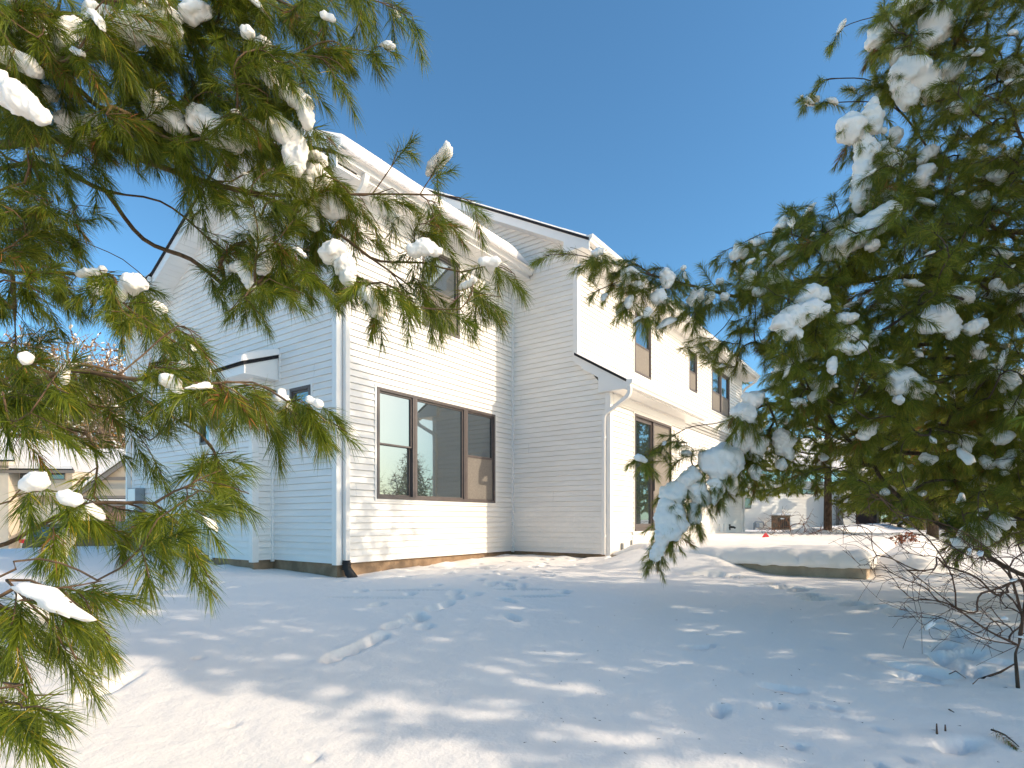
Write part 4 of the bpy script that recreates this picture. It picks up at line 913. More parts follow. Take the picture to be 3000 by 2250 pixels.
# ---- right pine
D1_ = 5.8; tb = at(3330, HY, D1_); tb[2] = float(gz(np.array([tb[0]]), np.array([tb[1]]))[0])-.1; TR0 = tb.copy()
rootR = empty('pine_tree', tuple(tb), 'big dark pine loaded with snow clumps, filling the right side in front of the patio', 'tree')
PR = Tree([tb, tb+[.05, .02, 2], tb+[-.05, .05, 5], tb+[0, 0, 9]])
def TQ(y): return (3330, y, D1_)
RL = [
 [TQ(1780), (3120,1720,5.7), (2985,1680,5.7), (2880,1620,5.8), (2750,1535,5.9), (2650,1470,6.0), (2590,1410,6.1), (2560,1370,6.1)],
 [TQ(1500), (3100,1400,5.8), (2900,1330,6.0), (2700,1330,6.2), (2500,1300,6.3), (2350,1230,6.3), (2250,1180,6.2)],
 [(2500,1300,6.3), (2370,1200,6.3), (2230,1190,6.2), (2130,1290,6.2), (2060,1400,6.2), (1990,1470,6.2), (1950,1560,6.2), (1920,1620,6.2)],
 [(2230,1190,6.2), (2120,1235,6.1), (2010,1255,6.0), (1930,1310,6.0), (1870,1345,6.0)],
 [(2130,1290,6.2), (2060,1350,6.2), (1990,1400,6.2), (1930,1440,6.2)],
 [(2250,1180,6.2), (2280,1260,6.2), (2290,1340,6.2)],
 [TQ(1300), (3100,1290,5.9), (2950,1310,6), (2840,1250,6.1), (2770,1190,6.1), (2720,1120,6.1), (2650,1050,6.1)],
 [TQ(1150), (3100,1080,5.8), (2900,1020,6), (2700,1010,6.1), (2520,1040,6.2), (2380,1080,6.2)],
 [TQ(1000), (3100,860,5.9), (2900,820,6), (2650,810,6.1), (2480,830,6.1), (2330,850,5.9), (2180,870,5.8), (2080,850,5.7), (1960,820,5.6), (1880,797,5.5), (1740,756,5.4), (1660,745,5.4), (1590,748,5.4)],
 [(1960,820,5.6), (1880,860,5.5), (1830,890,5.5)],
 [(1880,797,5.5), (1800,830,5.5), (1730,860,5.4)],
 [(1740,756,5.4), (1690,730,5.4), (1670,725,5.4)],
 [(2080,850,5.7), (2020,930,5.6), (1960,960,5.6)],
 [(2180,870,5.8), (2120,960,5.8), (2060,1010,5.8), (2010,1020,5.8)],
 [(2480,830,6.1), (2430,740,6.0), (2330,690,5.9), (2250,680,5.9), (2180,710,5.8), (2100,745,5.8)],
 [(2430,740,6.0), (2460,640,6.0), (2440,580,6.0)], [(2330,690,5.9), (2330,630,5.9), (2325,590,5.9)],
 [TQ(700), (3100,600,5.8), (2900,540,5.9), (2750,480,6), (2620,440,6), (2560,480,6), (2520,560,6)],
 [(2750,480,6), (2640,330,6), (2560,300,6), (2450,300,5.9), (2350,310,5.8)],
 [(2640,330,6), (2560,240,6), (2450,230,5.9), (2410,240,5.9)],
 [TQ(350), (3100,220,5.8), (2900,180,5.8), (2780,100,5.8), (2680,40,5.8), (2560,50,5.8), (2470,80,5.8), (2455,115,5.8)],
 [TQ(100), (3050,20,5.7), (2850,-30,5.7), (2700,-60,5.7)],
 [TQ(600), (3080,420,5.6), (2950,380,5.5), (2850,330,5.5)],
 [TQ(900), (3060,700,5.5), (2900,680,5.5), (2780,660,5.5), (2650,690,5.5)],
 [TQ(1100), (3050,960,5.4), (2850,900,5.4), (2700,900,5.3), (2600,960,5.3), (2500,1000,5.3), (2400,960,5.3), (2300,960,5.3)],
 [TQ(1250), (3050,1150,5.3), (2850,1100,5.3), (2700,1130,5.3), (2600,1130,5.3)],
 [TQ(1600), (3100,1560,5.3), (2950,1510,5.3), (2850,1540,5.3)]]
for l in RL: PR.limb(pix_limb(l), .1)
RR = [resam(l) for l in RL]
tips = []
MKR = [([(2660,-80),(3080,-80),(3080,500),(2750,500),(2640,300),(2580,330),(2540,120),(2600,0)], 250, .4),
 ([(2360,300),(2560,190),(2650,250),(2600,340),(2420,325)], 13, .15), ([(2470,105),(2600,30),(2620,120),(2500,120)], 5, .15),
 ([(2580,420),(2750,450),(3080,450),(3080,950),(2350,950),(2150,850),(2130,740),(2250,690),(2330,600),(2480,660),(2530,560)], 620, .45),
 ([(1600,742),(1750,742),(2000,790),(2140,760),(2180,880),(2020,960),(1950,900),(1860,885),(1760,860),(1700,790)], 30, .12),
 ([(2000,1000),(2150,900),(2300,950),(2250,1080),(2080,1080),(2030,1050)], 26, .2),
 ([(2250,950),(3080,950),(3080,1300),(2500,1300),(2350,1250),(2250,1130)], 370, .45),
 ([(1870,1350),(1960,1260),(2150,1190),(2300,1150),(2350,1300),(2250,1350),(2150,1420),(2060,1480),(1970,1540),(1915,1600),(1935,1500),(1990,1400)], 34, .15),
 ([(2350,1280),(3080,1280),(3080,1560),(2850,1600),(2600,1500),(2450,1420),(2300,1400)], 160, .5)]
for poly, n, dj in MKR: tips += maskt(poly, n, RR, dj)
for l in RL: tips.append(at(*l[-1])+rng.normal(0, .02, 3))
nvis = len(tips)
okR = lambda p: outframe(p, 60) and np.linalg.norm(p-CP) > 1.6 and not (p[0] < -2.2)
whorls(PR, tb, 1.0, 8.6, 4.2, 44, ok=okR)
PR.grow(tips, nsh=3, arch=.10, droop=.2)
def C2(*a): return [(2000+x/2.212, y/2.212, d, r/2.212) for x, y, d, r in a]
def C3(*a): return [(2000+x/2.212, 750+y/2.212, d, r/2.212) for x, y, d, r in a]
CR = [C2((1440,20,5.7,60),(1530,10,5.7,45)), C2((1250,270,5.8,50),(1290,220,5.8,70),(1330,150,5.8,45)), C2((1620,150,5.7,75),(1690,190,5.7,60),(1580,260,5.7,50)), C2((1400,370,5.8,50),(1450,340,5.8,40)),
 C2((1430,470,5.7,75),(1530,520,5.7,90),(1600,590,5.7,70)), C2((1470,640,5.7,55),(1430,560,5.7,60)), C2((1230,680,5.8,38)), C2((1095,830,5.7,82),(1110,880,5.7,60)), C2((1220,760,5.8,60),(1240,820,5.8,50)),
 C2((1165,920,5.7,45),(1200,980,5.7,60),(1170,1100,5.7,58),(1160,1220,5.7,52),(1155,1320,5.7,46)), C2((1290,960,5.8,40),(1320,1030,5.8,55),(1360,1120,5.8,40)), C2((1240,1080,5.75,45)), C2((1380,880,5.9,40),(1365,930,5.9,22)), C2((1400,1030,5.8,38)),
 C2((1740,460,5.8,60),(1790,440,5.8,35)), C2((1750,690,5.5,28),(1800,710,5.5,30)), C2((1600,990,5.8,45),(1550,1040,5.8,30)), C2((1570,1120,5.7,50),(1530,1180,5.7,50)), C2((1290,1280,5.9,60),(1340,1340,5.9,50)),
 C2((1340,1360,5.4,55),(1240,1450,5.4,70),(1130,1530,5.4,72),(1000,1610,5.4,75)), C2((1080,1440,6,45)), C2((970,1470,6,40)), C2((1240,1590,5.3,34),(1200,1600,5.3,20)), C2((645,1455,5.9,22)), C2((370,1630,5.8,48)), C2((640,1610,5.9,38),(600,1650,5.9,40)), C2((480,1570,5.9,20)), C2((2090,430,5.6,50),(2180,490,5.6,40)), C2((1890,990,5.6,34),(1950,960,5.6,22)), C2((2110,1010,5.6,40),(2140,1000,5.6,24)), C2((1930,1300,5.6,45),(1950,1260,5.6,30)), C2((2030,1140,5.6,40),(2060,1180,5.6,30)),
 C3((95,250,5.6,42),(60,290,5.6,30)), C3((185,260,5.6,26),(160,300,5.6,18)), C3((270,265,5.6,28)), C3((480,230,5.6,28),(520,230,5.6,18)), C3((430,130,5.7,40),(430,180,5.7,22)), C3((240,165,5.7,22)), C3((620,150,5.7,40),(580,110,5.7,28)),
 C3((840,250,5.2,70),(780,290,5.2,50),(900,250,5.2,48)), C3((650,440,5.1,68),(740,390,5.1,72),(840,340,5.1,62),(900,350,5.1,44)), C3((720,500,5.1,48),(690,520,5.1,30)), C3((1000,420,5.2,32),(1060,405,5.2,38),(1110,400,5.2,24)), C3((1040,530,5.2,45),(1100,500,5.2,48)), C3((1030,590,5.1,34),(1130,610,5.1,34),(1170,580,5.1,30)), C3((970,680,5.1,24),(970,740,5.1,26)), C3((1250,530,5.3,30),(1240,570,5.3,20),(1270,500,5.3,20)),
 C3((1750,260,5.2,50),(1830,270,5.2,52)), C3((1560,440,5.1,60),(1650,400,5.1,80),(1720,450,5.1,60),(1745,500,5.1,40)), C3((1720,310,5.2,45)), C3((1870,470,5.1,45),(1930,440,5.1,34)), C3((1920,600,5.2,42),(1925,640,5.2,24)), C3((2030,185,5.3,36),(2070,235,5.3,32)), C3((2160,260,5.3,42),(2170,330,5.3,44)),
 C3((1400,860,5.3,60),(1440,790,5.3,65),(1500,850,5.3,70),(1590,870,5.3,40),(1380,790,5.3,55)), C3((1395,930,5.2,34)), C3((2060,790,5.3,45),(2110,820,5.3,50),(2090,860,5.3,28)), C3((1980,730,5.3,32)), C3((2150,960,5.3,50)), C3((2130,1020,5.3,30)),
 C3((880,850,5.5,50),(930,840,5.5,40),(850,920,5.4,30)), C3((760,960,5.4,38),(720,950,5.4,24)), C3((700,680,5.4,60),(640,720,5.4,40)), C3((470,930,5.6,55),(430,920,5.6,40)), C3((390,1010,5.6,55),(430,1030,5.6,50),(350,1010,5.6,35)),
 C3((490,1090,6.0,26),(430,1130,6.0,45),(400,1190,6.0,60),(370,1240,6.0,45)), C3((510,1220,6.0,45),(480,1290,6.0,42)), C3((640,1180,6.0,55),(660,1240,6.0,50),(690,1300,6.0,24)), C3((640,1350,6.0,34)), C3((470,1390,6.0,36),(470,1430,6.0,26)), C3((240,1330,6.0,110),(180,1310,6.0,70),(320,1340,6.0,70),(250,1400,6.0,70)), C3((215,1470,6.0,45),(230,1540,6.0,34)),
 C3((60,1420,6.1,55),(20,1450,6.1,50)), [(1980,1435,6.15,30),(1970,1450,6.15,34)], [(2040,1435,6.15,28),(2055,1460,6.15,26)], [(1955,1480,6.1,24),(1950,1520,6.1,30),(1960,1560,6.1,32)], [(1975,1500,6.1,26),(1990,1545,6.1,22)], [(1945,1560,6.1,22),(1930,1600,6.1,17),(1918,1630,6.1,14)], [(2030,1490,6.15,18),(2040,1520,6.15,16)],
 C3((1210,1110,5.5,44),(1170,1170,5.5,30)), C3((650,1070,6,24)), C3((1840,1200,5.5,44),(1840,1250,5.5,30)), C3((1740,1240,5.5,24)), C3((2050,1190,5.4,38),(2110,1160,5.4,34)), C3((2090,1340,5.4,40),(2150,1290,5.4,40),(2080,1390,5.4,26)), C3((1960,1330,5.5,34),(1990,1360,5.5,26)), C3((1570,1310,5.6,34),(1620,1320,5.6,24)), C3((1550,1540,5.6,22)), C3((1310,1530,5.6,26)), C3((2010,1140,5.5,30)),
 [(1757,737,5.4,11),(1740,742,5.4,9)], [(1832,795,5.5,11),(1836,820,5.5,13)], [(1955,810,5.6,20),(1958,830,5.6,14)], [(1930,870,5.6,22),(1945,880,5.6,16)], [(1840,890,5.5,12),(1848,875,5.5,10)], [(1900,910,5.5,11),(1893,925,5.5,8)], [(1873,835,5.5,14)], [(2003,784,5.7,8)], [(1870,1340,6,10),(1890,1350,6,7)], [(2850,1570,5.3,34),(2900,1560,5.3,26)], [(2810,1590,5.3,18)], [(2930,1530,5.3,26)]]
attach(PR, CR, .1, 4, (.10, .20))
nin = len(PR.shoots)
PR.grow(crown(tb, 1.15, 8.8, 4.4, 1850, okR), nsh=3, arch=.10, droop=.2)
PR.wood('branch', M_bark, rootR, trunk_r=.17, rk=.0024)
print('right needles', PR.needles(M_ndl2, rootR, per=105, ln=(.085, .135), wd=.0026, bias=.48, sel=range(nin)), nin, len(PR.shoots))
PR.needles(M_ndl2, rootR, per=22, ln=(.09, .15), wd=.013, bias=.38, name='outer_needles', sel=range(nin, len(PR.shoots)))
dry = [i for i in range(nin) if proj(PR.shoots[i][0])[1] > 1150 and rng.uniform() < .07]+[i for i in range(nin) if rng.uniform() < .015]
PR.needles(M_dry, rootR, per=60, ln=(.06, .1), wd=.0026, bias=.5, sel=dry, name='dry_needles')
dust(PR, rootR, 300, (.018, .055), cond=inf)
for c in CR: clump(rootR, [(x, y, d-.1, r*1.12) for x, y, d, r in c])
# ------------------------------------------------------------------ background
def gpt(px, py, it=40):
    d = 8.0
    for _ in range(it):
        p = at(px, py, d); z = float(gz(np.array([p[0]]), np.array([p[1]]))[0]); dn = (CP[2]-z)*F/(py-HY); d = .5*d+.5*min(max(dn, .5), 120)
    p = at(px, py, d); p[2] = z; return p
def onground(px, d, dz=0):
    p = at(px, HY, d); p[2] = float(gz(np.array([p[0]]), np.array([p[1]]))[0])+dz; return p
BASEZ = 0
def mid_pine(px, d, label, h, R, h0, tips, per=26, ln=(.13, .22), wd=.017, tr=.17, snow=90, ssz=(.05, .12), nsh=2, group=None, mt=None):
    b = onground(px, d, -.05); r = empty('pine_tree', tuple(b), label, 'tree', group); T = Tree([b, b+[.06, 0, h*.3], b+[-.05, 0, h*.65], b+[0, 0, h]])
    whorls(T, b, h0, h, R, int(h*4.2), up=.15); T.grow(crown(b, h0, h, R, tips), nsh=nsh, shl=(.25, .45), sidelen=(.2, .35), sidestep=.2, arch=.12, droop=.1)
    T.wood('branch', M_bark, r, trunk_r=tr, rk=.006, rmin=.006); T.needles(mt or M_ndl2, r, per=per, ln=ln, wd=wd, bias=.25)
    if snow: dust(T, r, snow, ssz)
    return r, T
mid_pine(2425, 20, 'pine with a bare lower trunk standing beyond the patio before the neighbouring white house', 9, 3.6, 1.55, 420, nsh=3, tr=.125)
b = onground(2196, 22); 
mid_pine(2150, 23, 'slim leaning pine showing just past the far corner of the white house', 6.5, 2.0, 1.7, 130, tr=.08)
r0, _ = mid_pine(2820, 38, 'dark evergreen tree far behind the patio on the right', 9, 3.6, .6, 260, per=22, ln=(.3, .5), wd=.045, tr=.2, snow=120, ssz=(.1, .25), group='dark evergreens far behind the patio')
for px, d, s in ((2620, 52, 1.15), (2760, 44, .9), (2900, 40, 1.0), (2985, 36, 1.1), (3080, 38, 1.2), (2690, 60, 1.2)):
    c = copy_tree(r0); c['label'] = 'dark evergreen tree far behind the patio on the right'; p = onground(px, d, -.05); c.location = p; c.rotation_euler.z = rng.uniform(0, 6); c.scale = (s, s, s)
# oak with orange leaves
b = onground(2700, 34, -.05); r = empty('oak_tree', tuple(b), 'oak still holding orange leaves, glowing through the gaps of the big pine', 'tree'); T = Tree([b, b+[.1, 0, 2.5], b+[0, .1, 5], b+[.1, 0, 7.5]])
whorls(T, b, 2, 7.5, 3.4, 20, up=.5); T.grow(crown(b, 2, 8, 3.4, 160), nsh=2, shl=(.3, .5), sidelen=(.2, .4), sidestep=.25); T.wood('branch', M_wood, r, trunk_r=.2, rk=.008, rmin=.008); T.needles(M_leaf, r, per=34, ln=(.10, .18), wd=.13, name='leaves', bias=.2)
# bare trees of the wood on the left
def bare_proto(seed, label):
    r = empty('bare_tree', (0, 0, -50), label, 'tree', 'bare trees of the wood behind the tan house'); b = np.array([0, 0, -50.]); T = Tree([b, b+[.2, .1, 4], b+[0, .3, 8], b+[.3, 0, 13]])
    whorls(T, b, 3, 13, 4.5, 22, up=1.1, power=.5); T.grow(crown(b, 3.0, 14, 4.6, 330, power=.45), nsh=3, shl=(.4, .7), sidelen=(.5, .9), sidestep=.4, arch=.05, droop=-.4); T.wood('branch', M_wood, r, trunk_r=.22, rk=.012, rmin=.014, rmax=.12)
    sel = [i for i in range(len(T.shoots)) if rng.uniform() < .22]
    T.needles(M_dryleaf, r, per=7, ln=(.10, .17), wd=.11, name='leaves', bias=.2, sel=sel); dust(T, r, 240, (.05, .10)); return r
M_dryleaf = mat('dry_brown_leaves', (0.30, 0.15, 0.06), 0.9, island=.4)
protos = [bare_proto(i, None) for i in range(3)]
spots = [(-330, 62), (-230, 57), (-140, 64), (-60, 60), (20, 66), (75, 58), (140, 70), (190, 61), (240, 66), (300, 59), (345, 68), (400, 62), (470, 66), (30, 78), (130, 82), (230, 80), (320, 84), (420, 80), (-120, 80), (85, 92), (275, 94), (370, 96)]
LB = ['bare brown tree at the left edge of the wood', 'bare tree rising above the left dormer roof', 'bare tree above the middle of the snowy roof', 'bare tree next to the white house wall']
for i, (px, d) in enumerate(spots):
    o = protos[i] if i < 3 else copy_tree(protos[i % 3]); p = onground(px, d, 0); p[2] = -1.3; o.location = p; o.rotation_euler.z = rng.uniform(0, 6); s = rng.uniform(1.3, 1.6)*(d/62)**.5; o.scale = (s, s, s)
    o['label'] = 'leafless tree with a few rusty leaves in the wood behind the tan house'; o['group'] = 'bare trees of the wood behind the tan house'
# ---- tan neighbour house on the left (plane roughly facing the camera)
M_tan = mat('tan_board_siding', (0.66, 0.56, 0.43), 0.8, var=.04, vscale=3); M_gtrim = mat('grey_brown_trim', (0.23, 0.20, 0.17), .8); M_brick = mat('pale_red_brick', (0.46, 0.24, 0.16), .9, var=.25, vscale=9, bump=.3, bscale=20)
hb = at(150, HY, 30); hb[2] = -1.25
N1 = empty('tan_house', tuple(hb), 'tan neighbouring house with grey trim, snowy roofs and dormer, at the left edge', 'house')
Wv = Vector(W); Rv = Vector(RT); Zv = Vector((0, 0, 1))
def LQ(px, py, d): return tuple(at(px, py, d))
def slab(name, m, pts, th, parent, up=(0, 0, 1)):
    mb = MB(); u = Vector(up)*th; n = len(pts); vs = [tuple(p) for p in pts]+[tuple(Vector(p)+u) for p in pts]
    mb.add(vs, [tuple(range(n)), tuple(range(2*n-1, n-1, -1))]+[(i, (i+1) % n, n+(i+1) % n, n+i) for i in range(n)]); return mb.build(name, m, parent)
def bx(name, m, px0, px1, d0, d1, z0, z1, parent):
    a = at(px0, HY, d0); b = at(px1, HY, d0); mb = MB(); ax = Vector(b-a); dp = Wv*(d1-d0)
    P = [Vector((a[0], a[1], z0)), Vector((a[0], a[1], z0))+ax, Vector((a[0], a[1], z0))+ax+dp, Vector((a[0], a[1], z0))+dp]; vs = [tuple(p) for p in P]+[tuple(p+Zv*(z1-z0)) for p in P]
    mb.add(vs, [(0,1,2,3),(7,6,5,4),(0,1,5,4),(1,2,6,5),(2,3,7,6),(3,0,4,7)]); return mb.build(name, m, parent)
zz = lambda py, d: CP[2]+(HY-py)*d/F
bx('wall', M_tan, -420, 430, 30, 37, -1.4, zz(1440, 30), N1); bx('brick_base', M_brick, -420, 430, 29.9, 30.0, -1.4, zz(1492, 30), N1)
# main roof
rs = slab('roof', M_shing, [LQ(-450,1452,29.4), LQ(450,1452,29.4), LQ(450,1330,36), LQ(-450,1330,36)], .12, N1); slab('roof_snow', M_snow, [Vector(p)+Vector((0,0,.125)) for p in (LQ(-450,1452,29.4), LQ(450,1452,29.4), LQ(450,1330,36), LQ(-450,1330,36))], .2, N1)
# dormer block
bx('dormer_wall', M_tan, -60, 212, 29.2, 34, zz(1452, 29.2), zz(1380, 29.2), N1)
slab('dormer_roof', M_shing, [LQ(-90,1376,28.6), LQ(216,1379,28.6), LQ(178,1302,34), LQ(-90,1285,34)], .06, N1); slab('roof_snow', M_snow, [LQ(-86,1370.5,28.6), LQ(212,1373.5,28.6), LQ(176,1298,34), LQ(-90,1281,34)], .14, N1)
bx('eave_board', M_gtrim, -90, 216, 28.55, 28.62, zz(1379, 28.6)-.12, zz(1379, 28.6)+.03, N1)
for a, b_ in ((-10, 44), (60, 78), (88, 136), (148, 188)):
    wo = bx('window', M_gtrim, a-3, b_+3, 29.12, 29.2, zz(1405, 29.1), zz(1381, 29.1), N1); bx('pane', M_glass, a, b_, 29.09, 29.12, zz(1403, 29.1), zz(1384, 29.1), wo)
# left front gable roof, edge of it
slab('front_roof', M_shing, [LQ(-250,1352,27.5), LQ(44,1352,27.5), LQ(10,1268,31), LQ(-250,1262,31)], .08, N1); slab('roof_snow', M_snow, [LQ(-250,1346,27.5), LQ(41,1347,27.5), LQ(8,1263,31), LQ(-250,1257,31)], .14, N1)
bx('front_gable', M_tan, -250, 25, 28.6, 31, -1.4, zz(1352, 28.6), N1)
# right gable facing the camera
G = [(238, 1449), (500, 1262), (760, 1449)]
mb = MB(); pts = [at(x, y, 27.5) for x, y in G]; base = [at(760, 1460, 27.5), at(238, 1460, 27.5)]; for_ = [tuple(p) for p in (pts[0], pts[1], pts[2], base[0], base[1])]; n = 5; mb.add(for_+[tuple(Vector(p)+Wv*.1) for p in for_], [tuple(range(5)), tuple(range(9, 4, -1))]+[(i, (i+1) % 5, 5+(i+1) % 5, 5+i) for i in range(5)]); mb.build('gable_wall', M_tan, N1)
def strip(name, m, a, b_, h, dd, parent, d=27.1, dn=.0):
    p0 = Vector(at(a[0], a[1], d)); p1 = Vector(at(b_[0], b_[1], d)); mb = MB(); w_ = Wv*dd; hh = Zv*h; P = [p0, p1, p1-hh, p0-hh]; mb.add([tuple(p) for p in P]+[tuple(p+w_) for p in P], [(0,1,2,3),(7,6,5,4),(0,1,5,4),(1,2,6,5),(2,3,7,6),(3,0,4,7)]); return mb.build(name, m, parent)
strip('rake_board', M_gtrim, (216, 1449), (510, 1240), .26, .06, N1); 
strip('gable_roof', M_shing, (216, 1447), (510, 1238), .08, 5.5, N1); strip('roof_snow', M_snow, (212, 1438), (512, 1226), .16, 6.0, N1, 27.05)
strip('trim_band', M_gtrim, (240, 1397), (520, 1397), .16, .05, N1, 27.3); strip('eave', M_gtrim, (225, 1452), (520, 1452), .12, 1.2, N1, 26.6); strip('lower_roof_snow', M_snow, (225, 1462), (520, 1462), .14, 1.2, N1, 26.4); strip('lower_eave', M_gtrim, (225, 1472), (520, 1472), .16, 1.2, N1, 26.45)
bx('garage_wall', M_brick, 300, 520, 26.6, 27.4, -1.4, zz(1482, 26.6), N1); bx('garage_door', M_tan, 60, 300, 27.2, 27.4, -1.4, zz(1480, 27.2), N1)
# ---- dark suv on the street
def suv(px0, d, label):
    L_ = 4.9; p = at(px0, HY, d); base = np.array([p[0], p[1], -1.22]); r = empty('suv', tuple(base), label, 'car'); X_ = Vector((RT[0], RT[1], 0)); X_.normalize(); Yv = Vector((W[0], W[1], 0)).normalized(); B = Vector(base)
    M = Matrix(((X_[0], Yv[0], 0, B[0]), (X_[1], Yv[1], 0, B[1]), (0, 0, 1, B[2]), (0, 0, 0, 1)))
    M_car = mat('dark_car_paint', (0.035, 0.033, 0.032), 0.28, 0.6); M_tyre = mat('tyre_rubber', (0.02, 0.02, 0.02), .9); M_rim = mat('alloy_rim', (0.45, 0.45, 0.46), .3, metal=.8); M_red = mat('red_tail_light', (0.5, 0.01, 0.01), .3)
    low = [(0, .45), (.05, .75), (.1, 1.0), (.35, 1.08), (3.35, 1.08), (4.3, 1.0), (4.75, .88), (4.88, .6), (4.85, .35), (4.5, .28)]
    def arch(cx): return [(cx+.42*math.cos(a), .33+.42*math.sin(a)) for a in np.linspace(0, math.pi, 9)]
    prof = low+[(x, max(z, .26)) for x, z in arch(3.95)]+[(x, max(z, .26)) for x, z in arch(.95)]+[(.3, .28)]
    mb = MB(); vs = []; n = len(prof)
    for yy, k in ((0, .93), (.12, 1), (1.75, 1), (1.87, .93)):
        for x, z in prof: vs.append(tuple(M @ Vector((L_/2+(x-L_/2)*(.985 if k < 1 else 1), yy, .6+(z-.6)*k if z > .6 else z))))
    fs = [(i+n*j, (i+1) % n+n*j, (i+1) % n+n*(j+1), i+n*(j+1)) for j in range(3) for i in range(n)]+[tuple(range(n-1, -1, -1)), tuple(range(3*n, 4*n))]; mb.add(vs, fs); bevel(mb.build('body', M_car, r), .03)
    cab = [(.25, 1.07), (.5, 1.55), (.8, 1.68), (2.6, 1.68), (2.9, 1.6), (3.6, 1.07)]; mb = MB(); vs = []; m_ = len(cab)
    for yy, k in ((.06, 0), (.22, 1), (1.65, 1), (1.81, 0)):
        for x, z in cab: vs.append(tuple(M @ Vector((x, yy, z if k else 1.07+(z-1.07)*.02))))
    for j in range(1): pass
    vs = []
    for x, z in cab: vs.append(tuple(M @ Vector((x, .06+.16*(z-1.07)/.6, z))))
    for x, z in cab: vs.append(tuple(M @ Vector((x, 1.81-.16*(z-1.07)/.6, z))))
    mb.add(vs, [tuple(range(m_-1, -1, -1)), tuple(range(m_, 2*m_))]+[(i, (i+1) % m_, m_+(i+1) % m_, m_+i) for i in range(m_)]); bevel(mb.build('cabin', M_car, r), .03)
    for xs in ([(.55, 1.14), (.72, 1.52), (1.15, 1.56), (1.15, 1.14)], [(1.25, 1.14), (1.25, 1.56), (2.05, 1.58), (2.05, 1.14)], [(2.15, 1.14), (2.15, 1.58), (2.7, 1.55), (3.25, 1.14)]):
        mb = MB(); mb.add([tuple(M @ Vector((x, .045+.16*(z-1.07)/.6, z))) for x, z in xs]+[tuple(M @ Vector((x, .07+.16*(z-1.07)/.6, z))) for x, z in xs], [(0,1,2,3),(7,6,5,4),(0,1,5,4),(1,2,6,5),(2,3,7,6),(3,0,4,7)]); mb.build('side_window', M_glass, r)
    for cx in (.95, 3.95):
        for yy in (.02, 1.66):
            mb = MB(); mb.tube([M @ Vector((cx, yy, .35)), M @ Vector((cx, yy+.2, .35))], .35, 24, sm=False); w_ = mb.build('wheel', M_tyre, r); mb = MB(); mb.tube([M @ Vector((cx, yy-.01, .35)), M @ Vector((cx, yy+.04, .35))], .22, 16, sm=False); mb.build('rim', M_rim, w_)
    mb = MB(); mb.box(-.02, .18, -.01, .12, .86, 1.02, M=M); mb.build('tail_light', M_red, r); mb = MB(); mb.box(-.02, .18, 1.75, 1.88, .86, 1.02, M=M); mb.build('tail_light', M_red, r)
    mb = MB(); mb.box(3.05, 3.2, -.14, .04, 1.08, 1.2, M=M); bevel(mb.build('mirror', M_car, r), .02)
    mb = MB(); mb.box(.5, 4.4, -.006, .004, .40, .46, M=M); mb.build('sill_trim', M_black, r)
suv(58, 25.0, 'dark suv parked in front of the tan neighbouring house')
# little evergreen shrub by the far house corner
b = onground(350, 20, 0); r = empty('evergreen_shrub', tuple(b), 'small green shrub in the snow left of the far corner of the white house', 'shrub'); T = Tree([b, b+[0, 0, .3], b+[0, 0, .6]]); T.grow(crown(b, .1, .7, .4, 50), nsh=2, shl=(.1, .2)); T.wood('branch', M_bark, r, trunk_r=.02); T.needles(M_ndl2, r, per=20, ln=(.06, .1), wd=.02)
# ---- pines outside the frame: they shade the lawn and show in the window glass
def shade_pine(x, y, h, R, n, label, per=24, wd=.014, seedn=0):
    b = np.array([x, y, float(gz(np.array([x]), np.array([y]))[0])-.05]); r = empty('pine_tree', tuple(b), label, 'tree'); T = Tree([b, b+[.05, 0, h*.35], b+[-.05, 0, h*.7], b+[0, 0, h]]); ok = lambda p: outframe(p, 60) and np.linalg.norm(p-CP) > 2.2
    whorls(T, b, 1.4, h*.96, R, int(h*4.5), ok=ok); T.grow(crown(b, 1.5, h, R, n, ok), nsh=3, arch=.1, droop=.2, shl=(.15, .3), sidelen=(.14, .24)); T.wood('branch', M_bark, r, trunk_r=.17, rk=.003); T.needles(M_ndl2, r, per=per, ln=(.10, .16), wd=wd, bias=.3); return r
sp = shade_pine(1.5, -12.2, 9.5, 3.3, 1500, 'tall pine behind and right of the camera, shading the lawn', wd=.017)
for i, (x, y) in enumerate([(18, -23), (21, -27), (25, -24), (29, -30), (33, -27), (38, -33), (16, -29), (24, -33), (43, -30), (12, -27), (31, -36), (48, -36)]):
    c = copy_tree(protos[i % 3]); s = rng.uniform(.42, .6); c.location = (x, y, -.3); c.scale = (s, s, s*.8); c.rotation_euler.z = rng.uniform(0, 6); c['label'] = 'bare tree across the yard, mirrored low in the window glass'; c['group'] = 'bare trees mirrored in the windows'
for x, y, s in ((27, -26, .62), (17, -7.2, .95)):
    c = copy_tree(sp); c.location = (x, y, -.2); c.scale = (s, s, s); c.rotation_euler.z = rng.uniform(0, 6); c['label'] = 'pine in the row beyond the lawn, mirrored in the window glass' if y < -15 else ('pine beyond the far side of the patio, mirrored in the sliding door'); c['group'] = 'pines mirrored in the windows'
